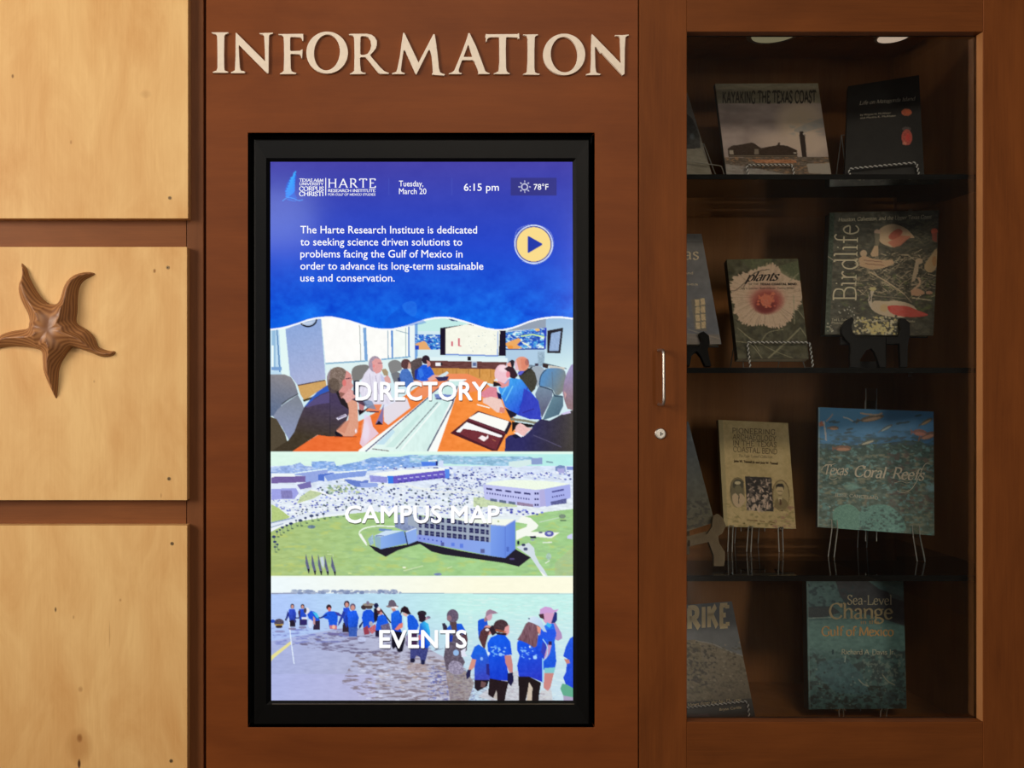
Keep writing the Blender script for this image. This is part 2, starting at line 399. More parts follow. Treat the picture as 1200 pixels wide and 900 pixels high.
# ------------------------------------------------------------------ lettering
# a small skeleton alphabet drawn for this scene: 'x,y x,y' strokes, ~ = smooth, s after a point = serif there
G = {
'A': (.66, "0.02,0s .33,.7 .64,0s|.14,.24 .52,.24"), 'B': (.55, ".1,0 .1,.7|~.02,.7 .3,.7 .46,.62 .44,.43 .28,.37 .1,.37|~.1,.37 .34,.37 .52,.28 .5,.07 .3,0 .02,0"),
'C': (.66, "~.6,.55 .5,.67 .36,.71 .16,.62 .06,.35 .16,.08 .36,-.01 .52,.03 .61,.15|.6,.72 .6,.52"), 'D': (.7, ".1,0 .1,.7|~.02,.7 .3,.7 .52,.63 .64,.36 .54,.08 .3,0 .02,0"),
'E': (.54, ".1,0 .1,.7|.02,.7 .48,.7 .48,.58|.1,.37 .38,.37|.02,0 .5,0 .5,.13"), 'F': (.5, ".1,0s .1,.7|.02,.7 .48,.7 .48,.57|.1,.37 .38,.37"),
'G': (.7, "~.6,.55 .5,.67 .36,.71 .16,.62 .06,.35 .16,.08 .36,-.01 .5,.01 .6,.06|.6,.06 .6,.3s|.6,.7 .6,.52"), 'H': (.72, ".1,0s .1,.7s|.62,0s .62,.7s|.1,.37 .62,.37"),
'I': (.22, ".11,0s .11,.7s"), 'J': (.3, "~.18,.7 .18,.3 .17,0 .08,-.12|.08,.7 .28,.7"), 'K': (.64, ".1,0s .1,.7s|.1,.32 .52,.7s|.24,.44 .6,0s"), 'L': (.52, ".1,.7s .1,0|.02,0 .5,0 .5,.15"),
'M': (.82, ".08,0s .12,.7 .41,.02 .7,.7 .74,0s"), 'N': (.72, ".1,0s .1,.7 .62,0 .62,.7s"), 'O': (.74, "~.37,.71 .15,.62 .05,.35 .15,.08 .37,-.01 .59,.08 .69,.35 .59,.62 .37,.71"),
'P': (.52, ".1,0s .1,.7|~.02,.7 .3,.7 .48,.6 .48,.42 .3,.32 .1,.32"), 'R': (.6, ".1,0s .1,.7|~.02,.7 .3,.7 .46,.61 .45,.42 .28,.34 .1,.34|.28,.34 .58,0s"),
'S': (.46, "~.4,.58 .3,.69 .16,.69 .07,.56 .13,.42 .32,.3 .4,.16 .32,.02 .16,-.01 .05,.12|.4,.7 .4,.55|.06,0 .06,.15"), 'T': (.6, ".3,0s .3,.7|.02,.58 .02,.7 .58,.7 .58,.58"),
'U': (.7, "~.1,.7 .1,.3 .14,.06 .34,-.01 .54,.06 .6,.3 .6,.7|.02,.7 .2,.7|.52,.7 .68,.7"), 'V': (.66, ".03,.7s .33,0 .63,.7s"), 'X': (.62, ".04,0s .58,.7s|.04,.7s .58,0s"), 'Y': (.6, ".02,.7s .3,.35 .58,.7s|.3,.35 .3,0s"),
'&': (.7, "~.66,.34 .5,.1 .3,-.01 .1,.05 .08,.22 .25,.38 .4,.52 .36,.68 .22,.68 .18,.52 .34,.28 .64,0"), '-': (.32, ".05,.25 .27,.25"), '.': (.18, ".07,.02 .12,.02"), ',': (.18, ".1,.04 .06,-.08"), ' ': (.25, ""),
'a': (.44, "~.07,.36 .14,.45 .26,.45 .33,.36 .33,.08 .4,.01|~.33,.26 .14,.22 .06,.1 .14,0 .26,.02 .33,.1"), 'b': (.5, ".1,.72 .1,0|.02,.72 .1,.72|~.1,.32 .26,.46 .42,.38 .45,.2 .38,.03 .24,-.01 .1,.06"),
'c': (.42, "~.37,.36 .28,.46 .16,.43 .06,.24 .14,.03 .26,-.01 .38,.08"), 'd': (.5, ".4,.72 .4,0 .48,0|.32,.72 .4,.72|~.4,.36 .26,.46 .1,.38 .05,.2 .12,.03 .26,-.01 .4,.08"),
'e': (.43, "~.08,.26 .36,.27 .32,.41 .21,.46 .09,.38 .05,.2 .12,.03 .25,-.01 .38,.08"), 'f': (.32, "~.38,.68 .28,.73 .17,.66 .15,.5 .15,.3|.15,.5 .15,0s|.03,.44 .3,.44"),
'g': (.47, "~.2,.46 .07,.38 .08,.22 .2,.16 .33,.22 .34,.38 .2,.46|.33,.42 .45,.45|~.12,.18 .08,.06 .3,.02 .42,-.08 .32,-.21 .12,-.21 .04,-.12 .12,.0"), 'h': (.52, ".1,0s .1,.72|.02,.72 .1,.72|~.1,.32 .2,.43 .32,.46 .41,.38 .42,.2 .42,.06|.42,.1 .42,0s"),
'i': (.24, ".12,0s .12,.45|.03,.45 .12,.45|.1,.62 .14,.62"), 'j': (.24, "~.14,.45 .14,.1 .1,-.15 .0,-.2|.12,.62 .16,.62"), 'k': (.5, ".1,0s .1,.72|.1,.2 .38,.45s|.2,.28 .46,0s"), 'l': (.24, ".12,0s .12,.72|.03,.72 .12,.72"),
'm': (.78, ".1,0s .1,.45|.02,.45 .1,.45|~.1,.32 .2,.43 .3,.46 .38,.38 .39,.1|.39,.12 .39,0s|~.39,.32 .49,.43 .59,.46 .67,.38 .68,.1|.68,.12 .68,0s"), 'n': (.52, ".1,0s .1,.45|.02,.45 .1,.45|~.1,.32 .2,.43 .32,.46 .41,.38 .42,.2 .42,.06|.42,.1 .42,0s"),
'o': (.48, "~.24,.46 .09,.39 .05,.22 .1,.06 .24,-.01 .38,.06 .43,.22 .39,.39 .24,.46"), 'p': (.5, ".1,-.22s .1,.45|.02,.45 .1,.45|~.1,.36 .26,.46 .42,.38 .45,.2 .38,.03 .24,-.01 .1,.08"),
'r': (.36, ".1,0s .1,.45|.02,.45 .1,.45|~.1,.3 .17,.41 .26,.46 .34,.42"), 's': (.36, "~.31,.37 .22,.46 .1,.43 .08,.32 .2,.23 .31,.14 .26,.01 .14,-.01 .04,.08"), 't': (.32, "~.14,.58 .14,.3 .15,.06 .22,-.01 .31,.05|.03,.44 .3,.44"),
'u': (.52, "~.1,.45 .1,.15 .16,.0 .28,0 .4,.12|.4,.45 .4,0s|.02,.45 .1,.45|.32,.45 .4,.45"), 'v': (.46, ".03,.45s .23,0 .43,.45s"), 'x': (.46, ".04,0s .4,.45s|.04,.45s .42,0s"), 'y': (.46, ".03,.45s .24,0|~.43,.45 .24,0 .14,-.2 .04,-.2"),
'w': (.66, ".03,.45s .2,0 .33,.42 .47,0 .62,.45s"), 'z': (.4, ".05,.45 .35,.45 .05,0 .37,0"),
}
def skel_text(txt, thick=.09, thin=.035, serif=.07, slant=0.0, track=0.03, sth=.03, nib=20):
    """-> (verts2d, faces, width)"""
    v = []; f = []; x = 0.0
    ph = math.radians(nib)
    for ch in txt:
        wdt, spec = G.get(ch, G['.'])
        for st in spec.split('|'):
            if not st: continue
            sm = st[0] == '~'; toks = st[1:].split() if sm else st.split()
            P = []; S = []
            for t in toks:
                S.append(t.endswith('s')); t = t.rstrip('s'); a, b = t.split(','); P.append((float(a), float(b)))
            if sm: Q = [(p.x, p.y) for p in smooth_pts([(a, b, 0) for a, b in P], 5)]
            else: Q = P
            if len(Q) > 2 and not sm: segs = [[Q[i], Q[i+1]] for i in range(len(Q)-1)]
            else: segs = [Q]
            for sg in segs:
                L = []; R = []
                for i, (a, b) in enumerate(sg):
                    p0 = sg[max(i-1, 0)]; p1 = sg[min(i+1, len(sg)-1)]
                    dx, dy = p1[0]-p0[0], p1[1]-p0[1]; l = math.hypot(dx, dy) or 1; th = math.atan2(dy, dx)
                    h = (thin+(thick-thin)*abs(math.sin(th-ph)))/2
                    nx, ny = -dy/l*h, dx/l*h; L.append((a+nx, b+ny)); R.append((a-nx, b-ny))
                n = len(v); pts = L+R[::-1]; k = len(L)
                v += [(x+a, b) for a, b in L+R]
                f += [(n+i, n+i+1, n+k+i+1, n+k+i) for i in range(k-1)]
            if serif:
                for (a, b), s_ in zip(P, S):
                    if s_:
                        n = len(v); e = sth if b <= .3 else -sth
                        v += [(x+a-serif-thick/2, b), (x+a+serif+thick/2, b), (x+a+serif*.9+thick/2, b+e*.6), (x+a+thick*.35, b+e*1.3), (x+a-thick*.35, b+e*1.3), (x+a-serif*.9-thick/2, b+e*.6)]
                        f += [(n, n+1, n+2, n+3, n+4, n+5)]
        x += wdt+track
    if slant: v = [(a+b*slant, b) for a, b in v]
    return v, f, x-track
_cache = {}
def sans_text(txt, bold=0.0):
    if (txt, bold) in _cache: return _cache[(txt, bold)]
    cu = bpy.data.curves.new('tmp', 'FONT'); cu.body = txt; cu.resolution_u = 3
    cu.space_character = 1.0+bold*1.2
    o = bpy.data.objects.new('tmp', cu); COL.objects.link(o); bpy.context.view_layer.update()
    me = bpy.data.meshes.new_from_object(o.evaluated_get(bpy.context.evaluated_depsgraph_get()))
    v = [(p.co.x, p.co.y) for p in me.vertices]; f = [tuple(p.vertices) for p in me.polygons]
    bpy.data.objects.remove(o); bpy.data.curves.remove(cu); bpy.data.meshes.remove(me)
    x0 = min(p[0] for p in v); x1 = max(p[0] for p in v)
    v = [((a-x0)*.7/.682, b*.7/.682) for a, b in v]; w_ = (x1-x0)*.7/.682
    if bold:
        v0, f0 = v, f; v = []; f = []
        for k, (dx, dy) in enumerate(((0,0),(1,0),(-1,0),(0,1),(0,-1),(.7,.7),(-.7,.7),(.7,-.7),(-.7,-.7))):
            n = len(v); v += [(a+dx*bold, b+dy*bold, k) for a, b in v0]; f += [tuple(i+n for i in q) for q in f0]
        w_ += 2*bold; v = [(p[0]+bold, p[1]) for p in v]
    _cache[(txt, bold)] = (v, f, w_); return _cache[(txt, bold)]
def lettering(items, surf, mat, parent, name='lettering', lift=.0006):
    """items: (text, x0, x1, ybase at x0, ybase at x1, cap height px, style dict); all drawn on the sheet"""
    for it in items:
        V = []; F = []
        txt, x0, x1, y0, y1, cap, st = it; st = dict(st); kind = st.pop('font', 'sans'); rot = st.pop('up', None); dxy = st.pop('lean', 0)
        if kind == 'sans': v, f, w_ = sans_text(txt, st.get('bold', 0.0))
        else: v, f, w_ = skel_text(txt, **st)
        n = len(V); sx = (x1-x0)/w_; sy = cap/.7
        for a, b in v:
            if rot:   # running upwards: x0,x1 are then the y range, y0,y1 the x of the baseline
                t = a/w_; V.append(surf.hit(y0+(y1-y0)*t-b*sy, x0+(x1-x0)*t, lift))
            else:
                t = a/w_; V.append(surf.hit(x0+a*sx+dxy*b*sy, y0+(y1-y0)*t-b*sy, lift))
        F += [tuple(i+n for i in q) for q in f]
        o = mesh(name, V, F, mat, parent)
    return o
# ------------------------------------------------------------------ the hall (mostly behind the camera)
M_PAINT = plain('warm_plaster', (150,135,115), .9, noise=.05)
M_PAINT2 = plain('dim_plaster', (32,26,20), .9, noise=.05)
M_CEIL = plain('ceiling_plaster', (40,34,28), .9, noise=.03)
M_FLOOR = plain('stone_floor', (78,62,48), .4, noise=.2, nscale=6)
H = 3.6
def struct(o, label=None): o['kind'] = 'structure'; return o
m = MB(); m.box((-3.1,-7.1,-.1), (3.4,.6,0)); struct(m.build('floor', M_FLOOR))
m = MB(); m.box((-3.1,-7.1,H), (3.4,.6,H+.1)); struct(m.build('ceiling', M_CEIL))
m = MB(); m.box((3.3,-7.1,0), (3.4,.6,H)); struct(m.build('wall_right', M_PAINT2))
m = MB(); m.box((-3.1,-7.1,0), (3.3,-7.0,H)); struct(m.build('wall_back', M_PAINT2))
m = MB()
for a, b in (((-3.1,-7.0,0), (-3.0,-3.5,H)), ((-3.1,-1.7,0), (-3.0,.6,H)), ((-3.1,-3.5,0), (-3.0,-1.7,1.35)), ((-3.1,-3.5,2.95), (-3.0,-1.7,H))): m.box(a, b)
struct(m.build('wall_left', M_PAINT))
wn = MB()
for y0, y1 in ((-3.5,-3.45), (-2.63,-2.57), (-1.75,-1.7)): wn.box((-3.08,y0,1.35), (-3.0,y1,2.95))
for z0, z1 in ((1.35,1.4), (2.9,2.95)): wn.box((-3.08,-3.5,z0), (-3.0,-1.7,z1))
win = struct(wn.build('window_1', plain('window_frame_paint', (205,200,190), .5, noise=.03)))
m = MB(); m.box((-3.05,-3.47,1.38), (-3.045,-1.73,2.92)); m.build('pane', glass_mat('window_glass', (.95,.97,.97)), win)
wn = MB()
for x0, x1 in ((-4.0+1.0,-2.95), (-2.03,-1.97), (-1.0,-.95)): wn.box((x0,-7.0,2.75), (x1,-6.95,3.45))
for z0, z1 in ((2.75,2.8), (3.4,3.45)): wn.box((-3.0,-7.0,z0), (-.95,-6.95,z1))
struct(wn.build('window_2', plain('window_frame_paint', (120,115,105), .5, noise=.03)))
wn = MB()
for x0, x1 in ((1.85,1.9), (2.28,2.32), (2.7,2.75)): wn.box((x0,-6.92,.45), (x1,-6.88,3.35))
for z0, z1 in ((.45,.5), (1.18,1.22), (1.88,1.92), (2.58,2.62), (3.3,3.35)): wn.box((1.85,-6.921,z0), (2.75,-6.881,z1))
for x0, x1 in ((1.85,1.9), (2.7,2.75)): wn.box((x0,-7.0,.45), (x1,-6.92,3.35))
struct(wn.build('fill_frame', plain('window_frame_paint', (120,115,105), .5, noise=.03)))  # bars added around the frontal fill so it passes for a window

# ------------------------------------------------------------------ the panelled wall
def frame_faces(outer, inner, d0, d1, mb, mi=0):
    """flat frame with a rectangular hole, px rectangles, front at depth d0, back d1 (true prism)"""
    def ring(r, d):
        x0, y0, x1, y1 = r
        return [Vector((W(a, b, 0).x, d, W(a, b, 0).z)) for a, b in ((x0,y0),(x1,y0),(x1,y1),(x0,y1))]
    v = ring(outer, d0)+ring(inner, d0)+ring(outer, d1)+ring(inner, d1); f = []
    for i in range(4):
        j = (i+1) % 4
        f += [(i, 4+i, 4+j, j), (8+i, 8+j, 12+j, 12+i), (i, j, 8+j, 8+i), (4+i, 12+i, 12+j, 4+j)]
    mb.add(v, f, mi)
def pbox(mb, x0, y0, x1, y1, d0, d1, mi=0):
    """box given by its px rectangle as if on the wall face, real depths d0..d1"""
    a = W(x0, y0); b = W(x1, y1); mb.box((a.x, d0, b.z), (b.x, d1, a.z), mi)

m = MB(); frame_faces((241.5,-60,747.6,960), (290.5,155.5,697,852.5), 0, .022, m)
wall = struct(bevel(m.build('wall_front', M_INFO), .0008))
m = MB(); pbox(m, -112, -70, 290, 970, .034, .05); pbox(m, 290, -70, 697, 150, .034, .05); pbox(m, 290, 858, 697, 970, .034, .05); pbox(m, 697, -70, 752, 970, .034, .05)
m.build('backing_board', M_DARK, wall)
m = MB()
a = W(-112, -60); b = W(1238, 960)
m.box((-3.0, 0, 0), (a.x, .05, H)); m.box((b.x, 0, 0), (3.3, .05, H)); m.box((a.x, 0, a.z), (b.x, .05, H)); m.box((a.x, 0, 0), (b.x, .05, b.z))
m.build('outer_panelling', M_INFO, wall)
# black lined niche for the screen
m = MB()
pbox(m, 288, 153, 290.5, 855, .001, .075); pbox(m, 697, 153, 699.5, 855, .001, .075); pbox(m, 288, 153, 699.5, 155.5, .001, .075); pbox(m, 288, 852.5, 699.5, 855, .001, .075); pbox(m, 288, 153, 699.5, 855, .07, .075)
struct(m.build('trim_1', M_NICHE))
# stiles and rails behind the pale panels
m = MB(); pbox(m, 217.2, -60, 236.8, 960, .012, .034); struct(bevel(m.build('trim_2', M_STILE), .0015))
m = MB(); pbox(m, -112, -60, -80, 960, .012, .034); struct(bevel(m.build('trim_3', M_STILE), .0015))
for i, (y0, y1) in enumerate(((250,296), (578,622), (903,948), (-60,-34))):
    m = MB(); pbox(m, -80, y0, 216.4, y1, .0125, .034); struct(bevel(m.build('trim_%d' % (4+i), M_RAIL), .0006))

# ------------------------------------------------------------------ three pale maple panels with screws
SPOT = M
def panel(q, label, spots, screws, seed, grp='square maple wall panels left of the screen'):
    x0, y0, x1, y1 = q; c = W((x0+x1)/2, y1); c.y = .0125
    sp = []
    for (px, py, rx, ry, col, st) in spots:
        p = W(px, py); sp.append((p.x-c.x, p.z-c.z, rx*M, ry*M, col, st))
    mt = wood('maple_veneer', (217,163,99), (240,198,134), 'Z', .5, 26, 11, seed, .22, spots=sp, contrast=(.34,.64), bump=.006, spec=.3, figure=.22)
    m = MB(); pbox(m, x0, y0, x1, y1, -.0075, .0122)
    o = m.build('maple_panel', mt, loc=c); bevel(o, .0008)
    tag(o, label, 'wall panel', grp)
    for (px, py) in screws:
        s = MB(); p = W(px, py, -.0075); r = 2.1*M
        s.tube([p+Vector((0,-.0006,0)), p+Vector((0,.004,0))], r, 14, 0)
        for k in range(2):
            a_ = math.pi/4+k*math.pi/2; dx, dz = math.cos(a_)*.0013, math.sin(a_)*.0013; px_, pz_ = -dz*.3, dx*.3
            s.add([p+Vector((dx+px_,-.0007,dz+pz_)), p+Vector((dx-px_,-.0007,dz-pz_)), p+Vector((-dx-px_,-.0007,-dz-pz_)), p+Vector((-dx+px_,-.0007,-dz+pz_))], [(0,1,2,3)], 1)
        s.build('screw', [M_SCREW, M_SHADOWLINE], o)
    return o
M_SCREW = plain('aged_brass_screw', (150,122,84), .45, .6, noise=.2, nscale=500)
dk = (96,52,22); md = (168,112,60)
panel((-82,-38,221.6,257), 'pale maple square panel at top left, above the starfish panel', [(17,91,1.5,2.4,dk,.7),(85,168,1.3,2.6,md,.6),(172,112,7,5,md,.25)], [(199,232),(-60,232)], 3.1)
panel((-82,290,220.4,585.6), 'pale maple square panel in the middle, carrying the carved starfish', [(182.4,318,1.6,2.6,(140,86,30),.9),(112,447,1.2,1.8,md,.5),(190,580,1,3,md,.5)], [(196.8,313.5),(198,561),(-60,313),(-60,561)], 7.7)
panel((-82,615,220.6,910), 'pale maple square panel at bottom left with a dark knot', [(95,863,3.2,5,(120,66,24),.95),(95,872,15,20,(190,134,74),.55),(94.5,893,1.8,5.5,(70,36,16),.95),(67,713,1.3,3.2,(60,34,18),.95),(96,806,3,3.5,md,.5),(142.5,702,1.4,2,md,.6),(130,742,.9,16,md,.45),(88,722,1.2,2.4,md,.5)], [(201.6,637),(200.6,891.6),(-60,637)], 12.4)

# ------------------------------------------------------------------ carved starfish
star = [(145,50),(165,65),(182,90),(192,125),(210,165),(235,210),(262,250),(290,280),(318,298),(350,303),(378,297),(395,270),(408,225),(425,180),(450,145),(485,118),(530,104),(575,104),(600,115),(575,132),(540,150),(515,175),(500,210),(494,255),(492,300),(490,350),(484,400),(495,425),(525,445),(560,465),(590,498),(610,535),(622,565),(650,578),(690,590),(722,592),(722,608),(700,622),(665,628),(625,622),(585,605),(540,590),(495,573),(465,568),(440,590),(415,625),(392,665),(378,710),(374,760),(370,820),(362,882),(345,860),(325,810),(305,760),(290,705),(285,650),(282,605),(262,585),(220,573),(160,565),(90,562),(40,568),(0,578),(-35,592),(-62,606),(-50,575),(-25,535),(0,508),(40,482),(90,467),(150,458),(195,448),(205,425),(205,395),(190,355),(165,310),(145,265),(132,215),(133,175),(145,140),(150,100)]
S_ = [(x/5.296, 300+y/5.294) for x, y in star]
S_ = [(p.x, p.y) for p in smooth_pts([(a, b, 0) for a, b in S_], 3, True)]
arms = [[(65,388),(52,372),(38,352),(29,335),(28,311)],[(65,388),(84,376),(89,350),(97,330),(112,321)],[(65,388),(95,391),(112,402),(122,412),(137,413.5)],[(65,388),(65,415),(67,440),(68.3,466)],[(65,388),(40,396),(15,398),(-3,404),(-11,414)]]
def seg_d(P, a, b):
    a = np.array(a); b = np.array(b); d = b-a; t = np.clip(((P-a)@d)/(d@d), 0, 1); return np.hypot(*(P-(a+t[:, None]*d)).T)
Sa = np.array(S_)
gx, gy = np.meshgrid(np.arange(-12, 138, 1.0), np.arange(309, 468, 1.0)); gp = np.stack([gx.ravel(), gy.ravel()], 1)
def inside(P, poly):
    m_ = np.zeros(len(P), bool)
    for k in range(len(poly)):
        xa, ya = poly[k]; xb, yb = poly[(k+1) % len(poly)]
        if ya == yb: continue
        m_ ^= ((ya > P[:, 1]) != (yb > P[:, 1])) & (P[:, 0] < (xb-xa)*(P[:, 1]-ya)/(yb-ya)+xa)
    return m_
def edge_d(P): return np.min([seg_d(P, S_[k], S_[(k+1) % len(S_)]) for k in range(len(S_))], axis=0)
gp = gp[inside(gp, S_)]; gp = gp[edge_d(gp) > .6]
allp = np.concatenate([Sa, gp]); ed = edge_d(allp); ed[:len(Sa)] = 0
rd = np.min([np.min([seg_d(allp, a[k], a[k+1]) for k in range(len(a)-1)], axis=0) for a in arms], axis=0)
w_ = ed+rd                                   # half width of the arm there
u_ = ed/np.maximum(w_, 1e-3)
cd = np.hypot(allp[:, 0]-66, allp[:, 1]-386)
hh = np.minimum(w_, 17)*(.30+.70*np.power(u_, .8))*1.35*np.clip(ed/1.2, 0, 1)
hh = hh+2.0*(1-np.exp(-ed/2)); ct_ = .85*np.exp(-(cd/12.5)**2); hh = hh*(1-ct_)+ct_*(18.5-.012*cd**2)
res = delaunay_2d_cdt([Vector(p) for p in allp], [(i, (i+1) % len(Sa)) for i in range(len(Sa))], [], 1, 1e-5)
vv = [W(p[0], p[1], 0) for p in res[0]]
amap = [o_[0] if o_ else 0 for o_ in res[3]]
base_d = -.0078
V = [Vector((v.x, base_d-hh[amap[i]]*M, v.z)) for i, v in enumerate(vv)]
F = [tuple(f) for f in res[2]]
n0 = len(V); bd = [i for i in range(len(vv)) if amap[i] < len(Sa)]
order = sorted(bd, key=lambda i: amap[i])
V += [Vector((V[i].x, base_d+.0002, V[i].z)) for i in order]
for k in range(len(order)):
    a, b = order[k], order[(k+1) % len(order)]; F.append((a, b, n0+(k+1) % len(order), n0+k))
F = [f if (len(f) == 4 or (V[f[1]]-V[f[0]]).cross(V[f[2]]-V[f[0]]).y < 0) else f[::-1] for f in F]
# carved wood whose growth rings follow the height of the relief
mt, nt, b_ = mat_new('carved_walnut'); N = nt.nodes.new; L = nt.links.new
tc = N('ShaderNodeTexCoord'); mp = N('ShaderNodeMapping'); mp.inputs['Scale'].default_value = (.12, 1, .12); L(tc.outputs['Object'], mp.inputs['Vector'])
wv = N('ShaderNodeTexWave'); wv.bands_direction = 'Y'; wv.inputs['Scale'].default_value = 60; wv.inputs['Distortion'].default_value = 1.2; wv.inputs['Detail'].default_value = 3; L(mp.outputs[0], wv.inputs['Vector'])
rp = N('ShaderNodeValToRGB'); rp.color_ramp.elements[0].color = (*lin((136,88,52)), 1); rp.color_ramp.elements[1].color = (*lin((178,124,78)), 1); L(wv.outputs['Fac'], rp.inputs['Fac']); L(rp.outputs['Color'], b_.inputs['Base Color'])
b_.inputs['Roughness'].default_value = .42
c = W(66, 466); c.y = base_d
so = mesh('carved_starfish', V, F, mt, smooth=True, loc=c)
bm = bmesh.new(); bm.from_mesh(so.data); bmesh.ops.recalc_face_normals(bm, faces=bm.faces); bm.to_mesh(so.data); bm.free()
tag(so, 'carved brown wooden starfish relief mounted on the middle maple panel', 'carving')

# ------------------------------------------------------------------ the letters of the sign
def ellp(cx, cy, rx, ry, rot=0, n=56):
    c, s_ = math.cos(rot), math.sin(rot)
    return [(cx+rx*math.cos(2*math.pi*k/n)*c-ry*math.sin(2*math.pi*k/n)*s_, cy+rx*math.cos(2*math.pi*k/n)*s_+ry*math.sin(2*math.pi*k/n)*c) for k in range(n)]
LET = [
('I', 'first letter I of the cream metal INFORMATION sign', 245, [[(48,128),(325,126),(315,148),(275,158),(258,185),(255,300),(252,500),(255,700),(262,745),(300,758),(325,770),(310,782),(72,782),(68,770),(100,755),(130,745),(145,700),(145,500),(143,300),(138,180),(118,158),(75,150)]]),
('N', 'cream metal letter N between the first I and the F of INFORMATION', 245, [[(440,133),(455,138),(915,595),(912,400),(900,190),(885,165),(840,155),(820,140),(1045,132),(1038,150),(995,162),(980,190),(975,400),(972,785),(958,790),(940,780),(500,335),(488,345),(495,500),(508,700),(525,745),(570,755),(597,770),(585,788),(365,788),(360,775),(395,760),(428,740),(438,500),(438,300)]]),
('F', 'cream metal letter F of the INFORMATION sign', 320, [[(90,155),(495,150),(495,262),(480,268),(472,225),(445,208),(300,203),(283,215),(283,415),(300,430),(440,425),(470,405),(485,405),(475,548),(462,545),(452,500),(430,482),(300,478),(288,490),(292,700),(305,755),(350,775),(383,785),(375,802),(120,805),(113,795),(150,775),(178,750),(185,500),(182,300),(175,195),(150,175),(100,168)]]),
('O', 'round cream metal letter O beside the F of INFORMATION', 320, [ellp(881,455,337,340), ellp(878,452,208,290,.09)]),
('R', 'cream metal letter R of the INFORMATION sign', 400, [[(125,155),(200,150),(420,150),(490,165),(545,205),(577,265),(578,330),(560,390),(520,440),(470,495),(500,540),(570,620),(640,700),(700,755),(775,785),(765,800),(640,800),(600,780),(550,720),(480,630),(420,555),(395,530),(320,530),(305,545),(308,650),(318,750),(350,775),(400,785),(390,802),(150,805),(140,795),(180,775),(210,750),(215,500),(212,300),(205,200),(190,180),(130,170)],[(315,200),(310,300),(310,480),(330,492),(380,490),(430,470),(470,410),(485,340),(475,260),(440,205),(390,190),(330,190)]]),
('M', 'wide cream metal letter M of the INFORMATION sign', 455, [[(240,135),(262,137),(490,615),(730,155),(752,158),(775,300),(800,500),(820,700),(840,775),(880,795),(918,805),(905,828),(710,812),(708,800),(722,770),(715,650),(700,500),(680,425),(665,412),(650,420),(458,805),(440,795),(275,425),(262,415),(248,430),(225,580),(205,740),(215,770),(250,780),(272,790),(262,803),(70,803),(60,790),(100,775),(130,765),(150,700),(190,500),(215,300)]]),
('A', 'cream metal letter A between the M and the T of INFORMATION', 520, [[(395,140),(420,140),(440,190),(520,350),(600,560),(650,700),(670,755),(710,778),(745,790),(735,802),(560,802),(550,790),(560,765),(545,720),(490,590),(470,578),(305,578),(290,590),(250,700),(238,750),(250,775),(292,788),(282,803),(85,803),(78,792),(130,775),(165,745),(220,620),(300,420),(370,230)],[(390,330),(400,335),(460,515),(450,525),(325,525),(322,515)]]),
('T', 'cream metal letter T of the INFORMATION sign', 560, [[(130,152),(150,158),(640,155),(645,140),(662,142),(668,230),(650,232),(635,212),(470,205),(452,215),(448,400),(452,700),(462,755),(490,780),(517,790),(505,803),(260,803),(252,792),(290,778),(330,755),(345,600),(342,215),(330,205),(210,207),(170,215),(148,240),(138,280),(122,275),(128,220),(115,185)]]),
('I', 'second letter I of INFORMATION, right of the T', 610, [[(35,162),(275,158),(275,175),(240,185),(225,215),(218,400),(218,700),(228,770),(260,790),(305,798),(295,815),(45,812),(35,800),(80,785),(98,750),(108,600),(110,400),(108,215),(95,185),(40,172)]]),
('O', 'second letter O of INFORMATION, before the last N', 610, [ellp(700,485,340,337), ellp(699,488,216,286,-.07)]),
('N', 'last letter N at the right end of the INFORMATION sign', 670, [[(315,158),(330,162),(785,630),(780,400),(772,210),(755,190),(700,185),(692,170),(800,172),(912,162),(915,178),(880,190),(860,215),(850,400),(845,800),(812,822),(480,465),(455,465),(440,440),(385,360),(365,365),(368,500),(375,700),(390,775),(420,790),(462,800),(450,818),(232,820),(222,805),(260,793),(295,780),(305,600),(308,300)]]),
]
for ch, lab, ox, loops in LET:
    lp = [[((ox+x/13.85-600)*M, (450-(30+y/13.85))*M) for x, y in l] for l in loops]
    v, f = curve_mesh(lp, .0022, .0004)
    cx_ = sum(p[0] for p in lp[0])/len(lp[0]); z0 = min(p[1] for p in lp[0])
    zoff = ZC-(450-VPY)*M*1.0
    vv = [Vector((a, -.0027-c_, b+zoff)) for a, b, c_ in v]
    o = mesh('sign_letter', vv, f, M_CREAM, loc=(cx_, -.0027, z0+zoff))
    bm = bmesh.new(); bm.from_mesh(o.data); bmesh.ops.remove_doubles(bm, verts=bm.verts, dist=1e-6); bmesh.ops.recalc_face_normals(bm, faces=bm.faces); bm.to_mesh(o.data); bm.free()
    tag(o, lab, 'letter', 'metal letters spelling INFORMATION')

# ------------------------------------------------------------------ display cabinet (built in)
cab = empty('display_cabinet', Vector((W(960,0).x, .24, W(0,905).z)), 'built-in brown wooden display cabinet with a glass door, right of the information screen', 'cabinet')
XL, XR, YT, YB, DB = 754, 1213, -36, 898, .43
m = MB()
pbox(m, XL-11, YT-11, XL, YB+11, .024, DB+.02); p1 = m.build('side_panel', M_CASE, cab)
m = MB(); pbox(m, XR, YT-11, XR+11, YB+11, .024, DB+.02); m.build('side_panel', M_CASE, cab)
m = MB(); pbox(m, XL, YT-11, XR, YT, .024, DB+.02); ctop = m.build('top_panel', M_CASE, cab)
m = MB(); pbox(m, XL, YB, XR, YB+11, .024, DB+.02); m.build('bottom_panel', M_CASE, cab)
m = MB(); pbox(m, XL, YT, XR, YB, DB, DB+.012); m.build('back_panel', M_CASE, cab)
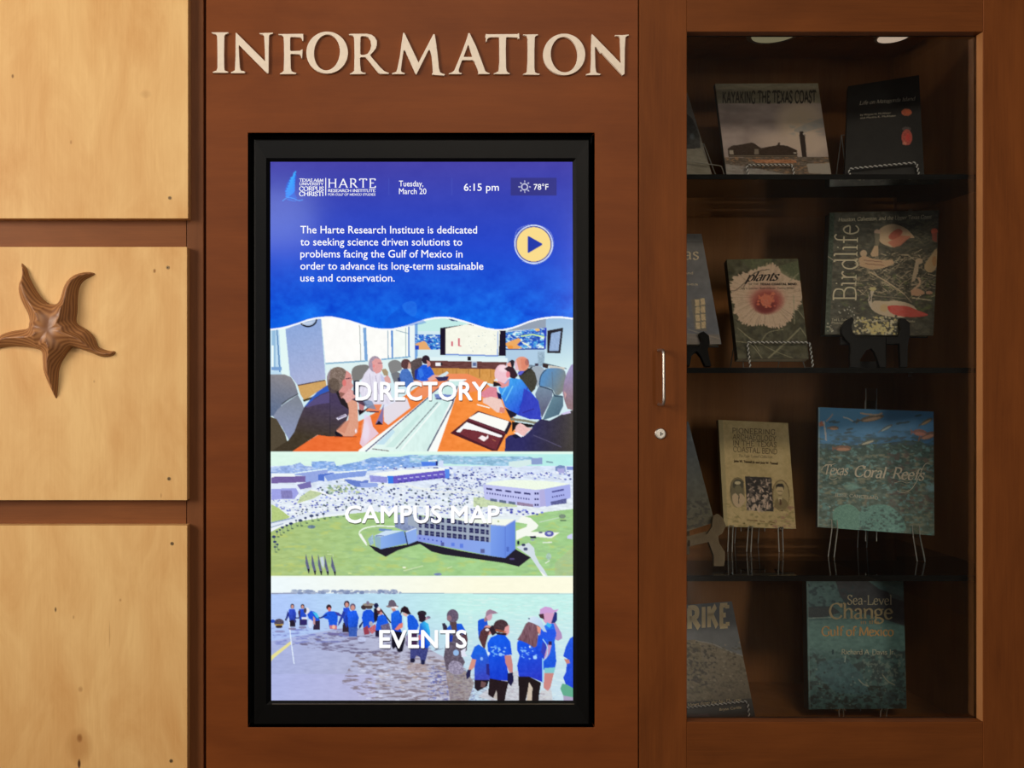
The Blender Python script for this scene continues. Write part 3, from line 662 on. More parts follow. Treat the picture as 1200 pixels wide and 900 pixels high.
# recessed lamps in the top
M_LAMPR = plain('brushed_lamp_ring', (170,160,140), .5, .3, noise=.05)
for i, (px, R, dd, em, lab) in enumerate(((909, .060, .267, (150,142,110), 'grey unlit disc with an added glow'), (1047, .038, .286, (250,222,196), 'pale pinkish disc'))):
    zt = W(0, YT).z; k = (CAM_D+dd)/CAM_D; xw = CX+(px-VPX)*M*k
    lm = MB(); lm.tube([(xw, dd, zt-.0005), (xw, dd, zt-.008)], R, 36); lp_ = lm.build('recessed_lamp', M_LAMPR, cab)
    ls = MB(); ls.tube([(xw, dd, zt-.0082), (xw, dd, zt-.0095)], R*.82, 32)
    o = ls.build('lamp_lens', emit_mat('lamp_lens_%d' % i, em, .55), lp_); o['label'] = lab  # faint glow stands in for room light caught by the unlit lens
# glass shelves
M_SHELF = glass_mat('shelf_glass', (.93,.93,.90), 1.5)
M_EDGE = plain('dark_glass_edge', (6,6,5), .6, noise=.1, spec=.15)
SH = []
for (t, b) in ((197.0, 202.6), (430.6, 436.8), (681.9, 688.4)):
    m = MB(); pbox(m, XL+1.5, t, XR-1.5, b, .0505, .415); sh = m.build('glass_shelf', M_SHELF, cab); SH.append(W(0, t).z)
    e = MB(); pbox(e, XL+1.5, t-.1, XR-1.5, b+.1, .0475, .0503); e.build('shelf_edge', M_EDGE, sh)
    for xx in (XL, XR-3):
        for dd in (.09, .36):
            g = MB(); pbox(g, xx, b+.05, xx+3, b+4, dd, dd+.008); g.build('shelf_peg', M_STEEL, sh)
FLOOR_Z = W(0, YB).z
# door
door = MB(); pbox(door, 749.2, -30, 805, 908, 0, .021); dr = bevel(door.build('door', M_DOORV, cab), .0012)
tag(dr, 'brown wooden door frame stile with handle and lock')
m = MB(); pbox(m, 1152, -30, 1226, 908, 0, .021); bevel(m.build('door_stile', M_DOORV, dr), .0012)
m = MB(); pbox(m, 805, -30, 1152, 37, .0002, .0208); bevel(m.build('door_rail', M_DOORH, dr), .0008)
m = MB(); pbox(m, 805, 846, 1152, 908, .0002, .0208); bevel(m.build('door_rail', M_DOORH, dr), .0008)
m = MB()
for q in ((805,37,806.2,846), (805,37,1152,38), (805,845,1152,846)): pbox(m, *q, .0194, .0208)
m.build('glazing_bead', M_DARK, dr)
m = MB(); pbox(m, 1151.3, 37.6, 1152, 845.4, .0008, .0156); m.build('glazing_bead', wood('lit_edge_wood', (150,98,56), (182,124,76), 'Z', .5, 50, 9, 1.2), dr)  # paler strip on this reveal paints the light its rounded edge catches
m = MB(); pbox(m, 803, 35, 1154, 848, .0158, .0192); m.build('glass_pane', glass_mat('door_glass', (.985,.985,.975), 1.5), dr)
m = MB(); P0 = W(771.5, 410.6); P1 = W(771.8, 474)
hp = [P0, P0+Vector((0,-.016,0)), P0+Vector((0,-.025,-.001)), P0+Vector((0,-.0285,-.005)), P0+Vector((0,-.0295,-.012))]
hq = [P1+Vector((0,-.0295,.012)), P1+Vector((0,-.0285,.005)), P1+Vector((0,-.025,.001)), P1+Vector((0,-.016,0)), P1]
m.tube(hp+[(hp[-1]+hq[0])/2]+hq, .0027, 14); hd = m.build('handle', M_STEEL, dr, smooth=True); hd['label'] = 'slim satin steel bar pull'
m = MB(); c0 = W(773.6, 508.2)
m.tube([c0+Vector((0,.002,0)), c0+Vector((0,-.002,0)), c0+Vector((0,-.0034,0)), c0+Vector((0,-.0036,0))], [.0105,.0105,.0092,.0076], 28, 0)
m.tube([c0+Vector((0,-.0036,0)), c0+Vector((0,-.0042,0))], .0064, 24, 0)
m.box(c0+Vector((-.0009,-.00435,-.0036)), c0+Vector((.0009,-.0038,.0036)), 1); m.box(c0+Vector((.0009,-.00435,-.0012)), c0+Vector((.0042,-.0038,.0006)), 1)
lk = m.build('lock', [M_STEEL, M_SHADOWLINE], dr); lk['label'] = 'round metal cylinder lock'

# ------------------------------------------------------------------ the screen
tv = empty('information_display', Vector((W(494,0).x, .035, W(0,851).z)), 'tall black framed flat screen showing the blue information menu, set in the wooden wall', 'screen')
m = MB()
def rg(x0, y0, x1, y1, d): return [Vector((W(a, b).x, d, W(a, b).z)) for a, b in ((x0,y0),(x1,y0),(x1,y1),(x0,y1))]
rings = [rg(297.5,162.5,691.5,850.3,.06), rg(297.5,162.5,691.5,850.3,.0045), rg(299,164,690,848.8,.003), rg(311.5,184.5,676,827,.004), rg(316.6,188.6,672.4,822.6,.0098), rg(316.6,188.6,672.4,822.6,.02)]
v = [p for r in rings for p in r]; f = []
for i in range(len(rings)-1):
    for k in range(4):
        l = (k+1) % 4; f.append((i*4+k, (i+1)*4+k, (i+1)*4+l, i*4+l))
m.add(v, f); m.box(W(300,166)+Vector((0,.045,0)), W(690,848)+Vector((0,.055,0)))
m.build('bezel', M_BLACK, tv)
m = MB(); pbox(m, 318.5, 825.4, 673.5, 826.5, .0032, .006); st = m.build('trim_strip', plain('dim_silver_strip', (120,112,100), .35, .8, noise=.1), tv)
# ------------------------------------------------------------------ the pictures on the screen (photo pixel coordinates)
cv = Canvas(314, 186, 675, 825, 2.5, (230,240,245), seed=11)
BLUE = (20, 90, 225)
def R(x0, y0, x1, y1): return [(x0,y0),(x1,y0),(x1,y1),(x0,y1)]
# --- banner
WV = [(314,386.5),(320,386),(328,385),(337,383),(350,379),(360,375.3),(370,373),(380,372),(390,372),(400,374),(410,376.3),(420,379.5),(430,383),(440,385.3),(450,386.4),(460,386),(470,384),(480,381),(490,377.5),(500,374.5),(510,372.6),(520,372),(530,373),(545,377),(560,382),(570,385),(580,386.5),(590,386.5),(600,384.5),(610,381),(620,377),(630,374.2),(640,372.5),(650,371.6),(660,372),(676,374)]
wx = np.array([p[0] for p in WV]); wy = np.array([p[1] for p in WV])
def wave(x): return np.interp(x, wx, wy)
# --- meeting room picture
cv.rect(314, 370, 675, 530, (212,236,242))
cv.poly(R(314,384,336,440), (190,220,240)); cv.poly([(327,384),(334.5,384),(339,441),(330,441)], (228,248,246)); cv.poly(R(319,386,323,432), (150,190,222)); cv.line([(324.5,386),(328,436)], 1.6, (95,140,190)); cv.poly(R(318,405,321,435), (235,250,250)); cv.poly(R(318,430,330,434), (120,160,210))
cv.grad([(334.5,386),(346,381),(376,372),(379,410),(381.5,444),(349,451.5),(340,440)], (142,168,218), (172,180,216), (340,385), (360,450), amp=5)
cv.ell(361,375,10.5,8.5,(25,30,45)); cv.ell(361,374,9,7.6,(175,195,225)); cv.line([(354,380),(366,378)],.8,(215,225,240))
cv.poly([(376.5,370),(422,370),(424,384),(427,422),(381.5,426)], (254,253,250), amp=3, nsx=6, nsy=8)
cv.poly([(422,372),(428,384),(430,422),(424,422)], (246,252,252)); cv.line([(421.2,378),(423,423)],.8,(160,170,165))
cv.poly([(425.5,384),(429,384),(431,423),(427.5,423)], (122,166,216))
cv.poly([(429,384),(458,384),(459.5,420),(431,423)], (253,253,249), amp=3, nsx=6, nsy=8)
cv.line([(454.5,386),(455,420)],.9,(140,170,190)); cv.poly([(458,386),(460.4,386),(461,420),(459,420)], (88,142,212))
cv.poly([(461,385),(481,380),(480,419),(461,420)], (246,252,246), amp=4, nsx=6, nsy=8); cv.line([(464,387),(479,391)],.9,(150,175,190)); cv.line([(475.5,384),(475.5,418)],.7,(160,185,190)); cv.poly([(478.6,383),(480.2,383),(480.2,419),(478.6,419)], (92,135,205))
cv.poly([(480.5,380),(487,378),(486,428),(480.5,425)], (236,246,246)); cv.poly([(486,379),(489.5,378),(489.5,426),(486,426)], (120,168,222))
cv.line([(381.5,426),(431,422.8)],1.6,(132,176,205)); cv.line([(447,421.2),(481,418)],1.4,(110,165,205)); cv.poly([(382,427.5),(430,424),(481,419.5),(481,430),(382,452)], (224,242,242))
cv.poly(R(489.5,370,640,388), (196,236,232)); cv.poly([(521,372),(532,372),(537,377),(530,376)], (110,140,170)); cv.poly([(525,373),(530,373),(533,376.5),(529,376)], (60,80,120))
cv.poly([(597,384),(640,372),(640,386),(593,392)], (148,160,178)); cv.poly([(592,388),(640,384),(640,428),(592,428)], (182,202,224)); cv.poly([(592,410),(640,409),(640,432),(592,425)], (176,205,228))
cv.grad([(640,370),(676,370),(676,432),(638,427)], (160,192,222), (205,232,236), (650,375), (650,430)); cv.line([(638,426),(664,432)],1.3,(90,110,125))
# maps on the wall
def wallmap(q, seed_or):
    cv.poly(q, (30,92,205)); cv.nblend(q, (235,250,245), 5, 2.2, .15, .35); cv.nblend(q, (225,245,250), 2.2, 1.1, .2, .3, .8); cv.nblend(q, (70,170,225), 4, 2, .05, .4, .7); cv.nblend(q, (20,60,170), 5, 3, .3, .3, .8)
wallmap(R(486.5,392,516,409.6), 0); cv.poly([(486.5,403),(492,401),(497,399.5),(500,402),(502,406),(505,409.6),(490,409.6)], (232,172,112)); cv.poly(R(486.5,405,491,409.6), (40,70,190))
wallmap([(593,389.5),(640,384),(639,408.5),(592.4,409)], 0); cv.poly([(593,402),(600,399),(608,396),(611,399),(606,404),(613,408.5),(598,408.8),(593,405)], (238,170,100)); cv.ell(598,407,3.4,2.2,(240,150,60)); cv.line([(610,394),(624,392),(639,395)],1.6,(200,235,160)); cv.line([(612,401),(622,407)],1.4,(240,245,215)); cv.ell(630,386.5,3,1.5,(240,190,110)); cv.poly([(638,384),(640.6,384),(639.6,409),(637.6,409)], (35,60,190)); cv.line([(592,409.4),(638,409)],1.2,(40,60,140))
# projection screen
cv.poly([(516,384.3),(556,379),(593,386.8),(593,417),(516,416)], (26,18,40)); cv.poly([(522,385),(547,380),(586,388),(584.4,416.4),(522,415.2)], (247,248,234), amp=4, nsx=4, nsy=4); cv.line([(522,415.4),(584,417)],1.6,(120,150,215)); cv.line([(583.6,388),(583,416)],1.1,(140,175,235)); cv.dots(R(545,388,580,412), 26, .3,.6, [(200,205,190),(170,190,200)])
cv.rect(529,400,531,405.6,(215,110,125)); cv.rect(536.8,396.5,539,405.6,(215,120,130)); cv.rect(538,405,541,406,(220,120,130))
cv.poly([(641.5,387.5),(660,384),(656.6,414),(641,413.5)], (22,20,34)); cv.poly([(646,390.5),(657.2,388),(654.5,411.3),(643.5,411)], (150,176,214), amp=10)
# wainscot
cv.poly([(489,418),(595,419.5),(595,424.5),(489,424)], (226,244,246)); cv.poly([(500,422.5),(594,424.4),(592,434),(503,431)], (104,62,60), amp=12, nsx=5, nsy=1); cv.grad([(500,431),(596,433),(590,452),(560,447),(508,442)], (196,140,72), (214,152,78), (500,430),(560,450), amp=8, nsx=2, nsy=4)
for x in (519,535,549,562,575): cv.line([(x,432.5),(x,443)],.7,(120,80,45))
cv.rect(510.5,425,516.5,428.8,(245,245,250)); cv.rect(516.5,425.4,518.4,428,(25,20,30)); cv.rect(553,423.5,559,431,(190,200,215)); cv.rect(554,425,558,429,(90,105,150)); cv.rect(548,418,552,422.5,(28,26,34))
# table
cv.grad([(340,530),(372,510),(392,508),(428,490),(468,468),(498,447),(524,438),(548,438),(566,446),(585,462),(602,490),(612,530)], (236,110,52), (250,152,66), (380,520), (600,500), amp=7, nsx=6, nsy=3)
cv.grad([(498,447),(524,438),(548,438),(566,446),(574,455),(540,462),(480,466)], (238,150,112), (240,140,96), (500,440), (540,465), al=.8)
cv.poly([(427,485),(434,488),(437,500),(444,508),(425,524),(421.5,520),(426,500)], (232,216,244), .85); cv.poly([(449,470),(462,466),(477,467),(481,478),(455,498),(450,494)], (228,230,246), .92); cv.ell(428.5,505,5,14,(238,232,250),.6,soft=1.0)
cv.poly([(419,530),(421,527),(480,483),(503,463.5),(527,444.5),(547,444.5),(538,452),(531,475),(512,530)], (250,253,250)); cv.grad([(431,530),(505,463.5),(527,447),(541,447),(534,455),(526,475),(500,530)], (226,246,240), (204,236,232), (440,520), (530,450), amp=6, nsx=3, nsy=10)
cv.line([(428.5,529),(504,464)],1.25,(48,62,108)); cv.line([(501,528.5),(517,498),(530,474),(536,452)],1.7,(92,100,122)); cv.line([(464,526),(513,471)],1.0,(112,120,128)); cv.line([(470,527),(516,472)],1.6,(245,253,250)); cv.line([(436,526),(456,528.5)],1.0,(120,110,112))
cv.poly([(440,521),(460,503),(463,506),(450,521)], (190,222,240), .8); cv.poly([(452,524),(490,486),(493,488),(462,524)], (200,232,226), .7)
cv.line([(505,462),(526,446)],1.2,(60,75,120)); cv.poly([(509,462),(520,462),(534,463),(532,469),(510,466)], (120,140,200)); cv.line([(510,467),(531,469)],1.4,(60,60,120)); cv.line([(538,450),(545,446)],.8,(150,160,180))
# lap top on the table
cv.poly([(427,480.5),(433,476),(446,470),(449,471),(444,482),(430,482.5)], (236,136,96)); cv.line([(429.5,482.3),(444,482.5)],1.3,(76,50,74)); cv.poly([(440,497),(445,486),(450,473),(449,486),(448.5,497)], (132,118,168)); cv.poly([(440,497.5),(444,493),(449,497.8)], (34,26,44))
# big grey chair, left
cv.grad([(316,439),(333,438.6),(341,442),(346,450),(349.6,462),(338,469),(330,475),(324,487),(316,488)], (140,136,140), (98,112,140), (335,440), (325,480), amp=5); cv.grad([(349,462.6),(354,472),(356.5,479),(352,492),(346,506),(339,516),(330,500),(320,488),(325,480),(332,474)], (128,134,146), (140,150,184), (345,466), (336,510), amp=4); cv.curve([(349.4,461.6),(338,468),(330,473.6)],1.0,(62,66,74)); cv.poly([(316,488),(324,491),(334,508),(340,530),(316,530)], (82,72,56), amp=4)
cv.poly([(348.6,451),(381.5,445),(382.6,452),(372,459),(362,466),(357,470),(352,462)], (208,164,100), amp=6); cv.line([(349,451.6),(381,445.4)],1.2,(70,52,62)); cv.poly([(355,468.6),(366,465),(364,468),(356,471)], (58,50,22))
# man in the dark shirt
cv.grad([(338,516),(345,506),(350,492),(356,478),(366,465),(378,455),(384,451),(396,455),(404,463),(409,470),(409,484),(406,493),(398,502),(392,506.5),(399,511),(386,511.6),(372,509.6),(341,530),(316,530)], (74,62,92), (66,56,42), (380,470), (370,515), amp=6, nsx=3, nsy=2)
cv.poly([(356,477.5),(362,470),(372,459),(384,451.5),(386,458),(376,462),(368,467),(362,474)], (44,96,206), .85); cv.poly([(362,472),(376,463),(386,460),(386,472),(372,474),(358,478)], (92,82,136), .75); cv.poly([(391,454),(398,458),(408,470),(409,480),(400,474)], (34,28,30), .9)
cv.poly([(392,506.5),(396,503),(402,509),(401,512.4),(394,511)], (26,22,34))
cv.ell(396,444,13,14,(132,114,104), amp=22); cv.poly([(384,438),(388,431),(384,450),(383,452)], (160,150,175), .6); cv.ell(391,452,7,9,(92,78,68),.7, amp=14); cv.poly([(406,434),(411,438),(413,443),(412,448),(414,452),(411,458),(410,464),(400,467),(397,459),(402,452),(404,444)], (216,148,142), amp=8); cv.ell(403.4,448.6,2.4,4,(222,122,118)); cv.line([(405,444),(411,443)],1.0,(70,40,60)); cv.ell(413.6,442,1.6,2.2,(225,235,250)); cv.poly([(398,459),(404,461),(410,465),(404,468),(398,464)], (150,100,90))
cv.poly([(401,465),(406,460),(409,456),(413,457),(416,460),(417,467),(414,474),(406,472),(404,468)], (226,166,160), amp=14, nsx=1, nsy=1); cv.poly([(407,472),(417,466),(419,474),(420,498),(419,507),(413,511.5),(403,511),(394,505),(400,500),(408,492),(409,480)], (222,160,134), amp=8); cv.poly([(394,504),(404,494),(410,492),(404,508)], (205,130,104),.6); cv.ell(417,505,.9,2.6,(250,240,250)); cv.poly([(394,490),(405,485),(407,487.6),(396,492.4)], (226,220,238)); cv.line([(396,490),(405,486.6)],.8,(70,60,110)); cv.line([(392,512),(418,512)],1.2,(140,60,40),.7)
cv.poly([(420,471),(424,469.6),(427.4,474),(426,481),(421,480)], (190,120,124)); cv.poly([(419.4,480),(426,481),(436,474),(428,482),(421,487)], (36,20,28)); cv.poly([(412,468),(420,464),(434,474),(427,476),(420,472)], (60,48,72),.8)
# second chair and man in the white shirt
cv.poly([(412,436),(415,430),(423,427.5),(431,428),(432.4,433),(428,440),(421,446),(414,447)], (126,124,122), sm=3); cv.poly([(414,446),(421,446),(423,453),(421,466),(414,462)], (60,66,84)); 
cv.poly([(423,447),(427,438),(433,430.6),(441,434),(446,437),(450,441),(456,450),(458.6,462),(458,474),(430,474),(424,466),(421,458)], (226,222,238), amp=9, nsx=1.4, nsy=5); cv.poly([(446,438),(452,444),(456,452),(452,456),(447,447)], (190,196,232),.8); cv.line([(440,440),(444,462)],1.0,(188,180,204)); cv.line([(433,438),(436,460)],1.0,(200,194,214))
cv.ell(439.4,426.6,7.4,9.4,(168,152,170), amp=14); cv.poly([(436,424),(440,420),(446,421),(448,426),(448.6,431),(446,436),(441,438),(437,434)], (226,160,158), amp=8); cv.line([(443,425.6),(448.4,425.6)],.9,(120,80,100)); cv.ell(438,429,1.2,2,(232,140,140)); cv.poly([(450,443),(454,439),(457.6,444),(458,449),(452,449)], (222,166,160)); cv.poly([(424,467),(436,470),(441,480),(430,478)], (120,140,176),.8)
cv.poly([(447,433),(452,432),(455,436),(455,440),(450,440)], (170,150,118))
cv.poly([(455,426),(459,422.4),(465,422),(470,425.4),(470.6,433),(464,436),(458.4,437.6),(456,432)], (134,134,134), sm=3); cv.poly([(458,438),(465,435.6),(470,438),(470,450),(463,452)], (118,120,126)); cv.poly([(466,443),(472,440),(474,452),(467,453)], (48,56,100))
cv.poly([(468,440),(471,433),(477,431.6),(481,436),(484,443),(489,447),(484,452),(476,454),(470,449)], (74,116,192), amp=10); cv.ell(475.6,426.6,5.8,6,(92,60,62), amp=10); cv.poly([(479,424),(482,428),(481,432),(477.6,432)], (212,160,142)); cv.poly([(484,446),(498,446),(497,449),(488,450)], (240,180,160))
cv.poly([(481,424),(488,420),(494,419),(495,428),(492,446),(485,446),(482,436)], (88,76,76), amp=16); cv.poly([(486,434),(491,431),(489,444),(486,444)], (28,50,150))
cv.poly([(488,444),(490,432),(496,427),(503,428.4),(507,434),(509.6,440),(502,446),(494,447)], (34,92,218), amp=12); cv.poly([(490,433),(494,431),(497,440),(492,444)], (70,140,240),.6); cv.ell(499,421.4,4.8,5,(46,32,44)); cv.poly([(500,422),(504,424),(504.6,428),(501,430.4)], (214,150,138)); cv.poly([(501,444),(508,439),(515,440),(514,442.6),(504,447)], (228,170,160)); cv.poly([(513,441),(524,435),(526,437),(519,444)], (214,232,238)); cv.poly([(510,442),(526,441),(524,446),(514,447)], (50,46,92))
# right side: chairs and people
cv.poly([(596,424),(600,421.4),(603,423),(602,430),(596,432)], (40,30,40)); cv.poly([(594,426),(598,424),(600,432),(595,433)], (240,170,155))
cv.poly([(621,433),(627,429),(634,429.4),(638,433),(634,444),(630,454),(626,446)], (160,172,184), amp=6); cv.poly([(630,412),(638,412),(638,430),(630,428)], (150,176,196),1.0,amp=26,nsx=1.4,nsy=1.4); cv.poly([(636,425.6),(643,427),(642,432),(636,430)], (52,34,34)); cv.poly([(643,428),(662,430.6),(661,434),(644,432)], (205,200,190)); cv.ell(617,429,10,1.6,(50,56,70),.5); cv.rect(627,426,631,429,(60,50,70))
cv.poly([(607,436),(614,432),(622,431),(627,437),(629.6,447),(627,456),(621,462),(612,452)], (64,62,52), amp=9); cv.line([(608,441),(624,430)],1.4,(30,30,44)); cv.poly([(606,438),(612,433),(618,431),(610,440)], (92,96,210)); cv.ell(611.6,426.4,8.4,8.6,(228,152,126), amp=6); cv.poly([(603,426),(605,422),(608,434),(604,434)], (232,190,200)); cv.ell(617.6,424.6,2.4,4,(120,80,90),.7); cv.poly([(610,420),(618,420),(619,428),(614,434),(611,431)], (214,118,92), .5)
cv.grad([(632,452),(633,441),(638,433.6),(645,431.4),(655,431.6),(662,435),(663,445),(660,458),(652,464),(648,457),(640,453)], (88,140,190), (120,128,128), (640,440), (660,450), amp=4, sm=3); cv.grad([(631,453),(640,452.6),(648,457.4),(647,466),(640,480),(635,490),(632,478),(627,462)], (118,138,160), (92,92,118), (635,455), (636,486), amp=5); cv.grad([(649,462),(660,464),(660,476),(655,486),(641,491),(636,492),(642,478)], (100,134,150), (70,100,120), (642,470), (658,484), amp=4); cv.line([(632,452.4),(647,457),(650,464),(659,465)],1.2,(46,66,86)); cv.curve([(632,452),(634,440),(640,433)],1.0,(40,64,90)); cv.line([(647,436),(648,456)],1.0,(90,110,130),.6)
cv.grad([(588,466),(584,455),(590,447),(600,442.6),(611,444.6),(616,451),(622,459),(631,470),(633,480),(634.6,492),(620,491),(606,486),(592,477)], (64,158,240), (38,84,214), (592,455), (612,480), amp=9, nsx=2, nsy=4); cv.poly([(614,455),(622,460),(631,471),(634.6,492),(620,491),(607,486),(611,474)], (52,62,188), .9, amp=8, nsx=1.5, nsy=5); cv.line([(609,478),(616,462),(618,454)],1.4,(40,60,190)); cv.line([(612,484),(626,479)],1.2,(44,44,150)); cv.line([(592,470),(601,452)],1.3,(130,210,250),.8); cv.line([(588,463),(594,452)],1.5,(140,220,250),.7)
cv.ell(588,438.6,8.4,11.6,(240,198,208), amp=5); cv.poly([(580,438),(582,436),(583,446),(581.5,444)], (240,196,200)); cv.ell(590,432,6,4.6,(250,226,232),.8,soft=1); cv.poly([(591,432),(596,429),(602,431),(605,436),(607,440),(603,444),(598,442.6),(597,437)], (52,30,42)); cv.ell(595.4,439,2.4,3.8,(236,140,150)); cv.poly([(583,446),(592,450),(597,444),(596,452),(588,455),(584,451)], (226,150,150)); cv.poly([(578,447),(585,449),(588,452),(578,453)], (38,26,32)); cv.poly([(578,446),(582,443),(584,447)], (230,232,240))
cv.poly([(574,453),(582,454),(584,466),(566,466),(562,461)], (222,136,152), amp=8); cv.poly([(582,459),(587,462),(588,468),(584,468)], (24,28,80)); cv.poly([(566,467),(576,464.6),(587,468),(591,478),(592,481),(588,484),(582,483),(572,475),(566,472)], (240,204,194), amp=6); cv.poly([(586,477),(592,478),(591,484),(585,483)], (222,140,126)); cv.line([(559,474),(574,478)],1.4,(250,244,236)); cv.poly([(592,478),(606,485),(604,488),(598,490)], (30,26,46))
cv.line([(598,491),(615,493),(632,496.6)],3.0,(134,132,112)); cv.poly([(600,494),(628,498),(622,501),(607,500),(600,506)], (26,22,26))
cv.grad([(591.5,530),(592.6,514),(596,510.6),(606,508),(613,512),(621,505),(627,496),(634,491),(644,493),(652,489),(661,484),(676,479),(676,530)], (46,44,98), (48,42,42), (615,505), (668,515), amp=5, nsx=3, nsy=3); cv.line([(625,510),(640,516),(658,524)],1.0,(92,86,120),.8); cv.poly([(600,510),(606,508),(611,512),(604,514)], (22,24,56)); cv.poly([(603,505),(605,499),(609,495.6),(614,498),(618,501),(624,502),(619,505.6),(614,511),(609,510)], (238,190,186), amp=12, nsx=1, nsy=1); cv.poly([(602,507),(607,507),(612.6,511),(611,512.6)], (245,245,252)); cv.poly([(657,485),(668,481),(669,484),(660,486)], (205,196,232))
cv.grad([(676,424),(669,428),(664,438),(661,448),(659.4,460),(661.6,470),(665,479),(676,482)], (150,140,186), (140,110,116), (668,435), (668,475), amp=8); cv.poly([(661,458),(664,462),(662,468)], (200,150,150))
cv.line([(386.9,450),(386.9,511)],.9,(20,18,40),.35)  # thin dark line painted in for a reflection across the screen
# the folder
cv.poly([(527.6,507.6),(560,481.4),(599,494.4),(598,498),(583,528.6),(577,528.4)], (78,30,42)); cv.poly([(549,490),(561,483),(596.6,493.8),(591.6,505.4)], (252,252,246)); cv.poly([(534,506),(546.8,494.6),(588.6,510.4),(587.4,512.6)], (250,250,250)); cv.poly([(538,508),(543,502.4),(560,505),(587,513),(581.5,527),(576,525.6)], (116,48,56), amp=7); cv.poly([(591,505.6),(596.6,495),(600,496),(594,509),(588.6,507.6)], (36,32,50)); cv.line([(548,491),(592,508)],1.6,(112,52,66)); cv.poly([(560.6,513.4),(565,510),(569.6,512.4),(571.8,509.6),(572.6,513),(567,517.4)], (250,240,240)); cv.line([(577,515),(581,517)],.8,(180,110,80))
# --- white bands
cv.rect(314,529.2,675,532.4,(226,250,238))
# --- campus picture
cv.grad(R(314,532,675,560), (222,248,234), (178,236,232), (420,535), (672,540), amp=3, nsx=8, nsy=3)
cv.grad(R(314,546,675,606), (216,228,248), (230,238,244), (400,548), (400,600), amp=14, nsx=5, nsy=1.6)
for (q, c) in (([(314,548),(330,546),(342,545),(352,542),(357,546),(366,547),(366,555),(314,560)], (150,176,228)), ([(365,541),(378,540.4),(392,541),(394,546),(420,541),(436,536),(470,535),(480,533),(505,534),(505,546),(430,552),(366,552)], (134,172,230)), ([(480,534),(520,533),(550,535),(580,534.6),(620,535),(630,538),(622,543),(590,546),(480,542)], (150,194,222))):
    cv.poly(q, c, amp=24, nsx=4, nsy=2); cv.nblend(q, (210,226,248), 5, 2, .25, .3, .7)
cv.poly([(596,541),(622,538.6),(624,544),(606,548),(596,546)], (214,236,234)); cv.poly([(623,537),(635.5,536.4),(635.5,544),(623,544.6)], (140,160,206)); cv.line([(640,541),(648,542)],1.6,(120,150,170)); cv.poly([(651,547),(656,545),(662,546),(663,553),(651,552)], (120,140,190), amp=18); cv.rect(664,547,675,551,(120,140,205)); cv.poly([(653,549),(662,549),(661,555),(654,554)], (170,170,220))
# parking and trees: hundreds of tiny marks
cols = [(70,78,176),(112,122,208),(252,252,255),(232,238,252),(56,60,132),(150,166,236),(250,252,255)]
for reg, n in (([(318,574),(345,583),(372,570),(420,566),(470,570),(560,574),(600,592),(600,602),(560,606),(430,602),(400,604),(352,612),(318,590)], 1350), ([(420,548),(470,545),(500,548),(600,548),(600,558),(560,566),(520,560)], 420), ([(560,556),(669,552),(669,562),(600,560)], 200), ([(318,592),(330,594),(352,606),(345,610)], 60)):
    cv.dots(reg, n, .35, .95, cols, 1.7, .85)
cv.dots([(520,556),(552,552),(575,560),(560,575),(500,572),(520,562)], 260, .4,.9, [(60,66,140),(240,244,252),(110,120,190)], 1.8, .9)
dk_ = [(52,66,96),(70,92,90),(44,50,90)]
cv.dots([(370,566),(440,560),(470,574),(560,572),(600,596),(420,600),(330,604),(380,588)], 260, .5, 1.25, dk_, 1.3, .85)
cv.dots([(384,568),(420,566),(424,578),(386,580)], 60, .6, 1.2, [(140,170,130),(120,150,150),(190,205,150)], 1.8, .8)
cv.poly([(352,582),(364,574),(378,578),(368,584),(348,590)], (190,206,150), .85, amp=10); cv.line([(364,574),(374,576),(395,584)],1.4,(250,250,250)); cv.line([(395,560),(432,570),(470,566),(505,576),(560,578)],2.0,(240,244,240),.8); cv.line([(445,568),(500,573),(540,570),(600,588)],1.8,(238,244,238),.7)
cv.poly(R(555,583,606,594), (196,214,160), .8, amp=12)
# left buildings
cv.poly([(318,555),(345,555),(346,558),(358,558.6),(318,561)], (240,248,248)); cv.poly([(318,560),(322,558.6),(358,558),(358,565),(318,566.5)], (118,100,162), amp=6); cv.poly([(345,556),(366,551.5),(384,549.6),(384,554),(373,556),(373,564),(364,566),(358,565),(358,558)], (150,168,226), amp=5); cv.line([(345,554.6),(384,549.4)],1.4,(226,244,250)); cv.poly([(318,567),(348,568),(364,564),(364,566),(346,572),(318,573.4)], (226,236,250)); cv.poly([(318,573),(347,572),(350,578),(345,585),(330,585),(318,586)], (160,164,230), amp=7); cv.poly([(329,575),(342,575),(343,584),(330,584)], (126,120,176), .8, amp=14, nsx=1, nsy=3); cv.poly([(348,568),(364,564),(365,571),(352,573.6)], (120,112,176)); cv.poly([(373,556),(391,553.6),(391,556),(380,558),(380,564),(373,563)], (84,116,206)); cv.poly([(380,557.6),(396,553),(430,552),(428,558),(405,560),(384,564)], (134,160,226), amp=8); cv.line([(392,554.4),(430,550.6)],1.4,(235,248,248)); cv.poly([(403,562),(416,560),(432,563),(430,571),(418,571),(408,566)], (104,128,206), amp=10); cv.poly([(404,561),(420,559),(433,561),(424,564)], (230,238,248)); cv.poly([(422,566),(442,566),(443,570.6),(423,571.6)], (150,172,232))
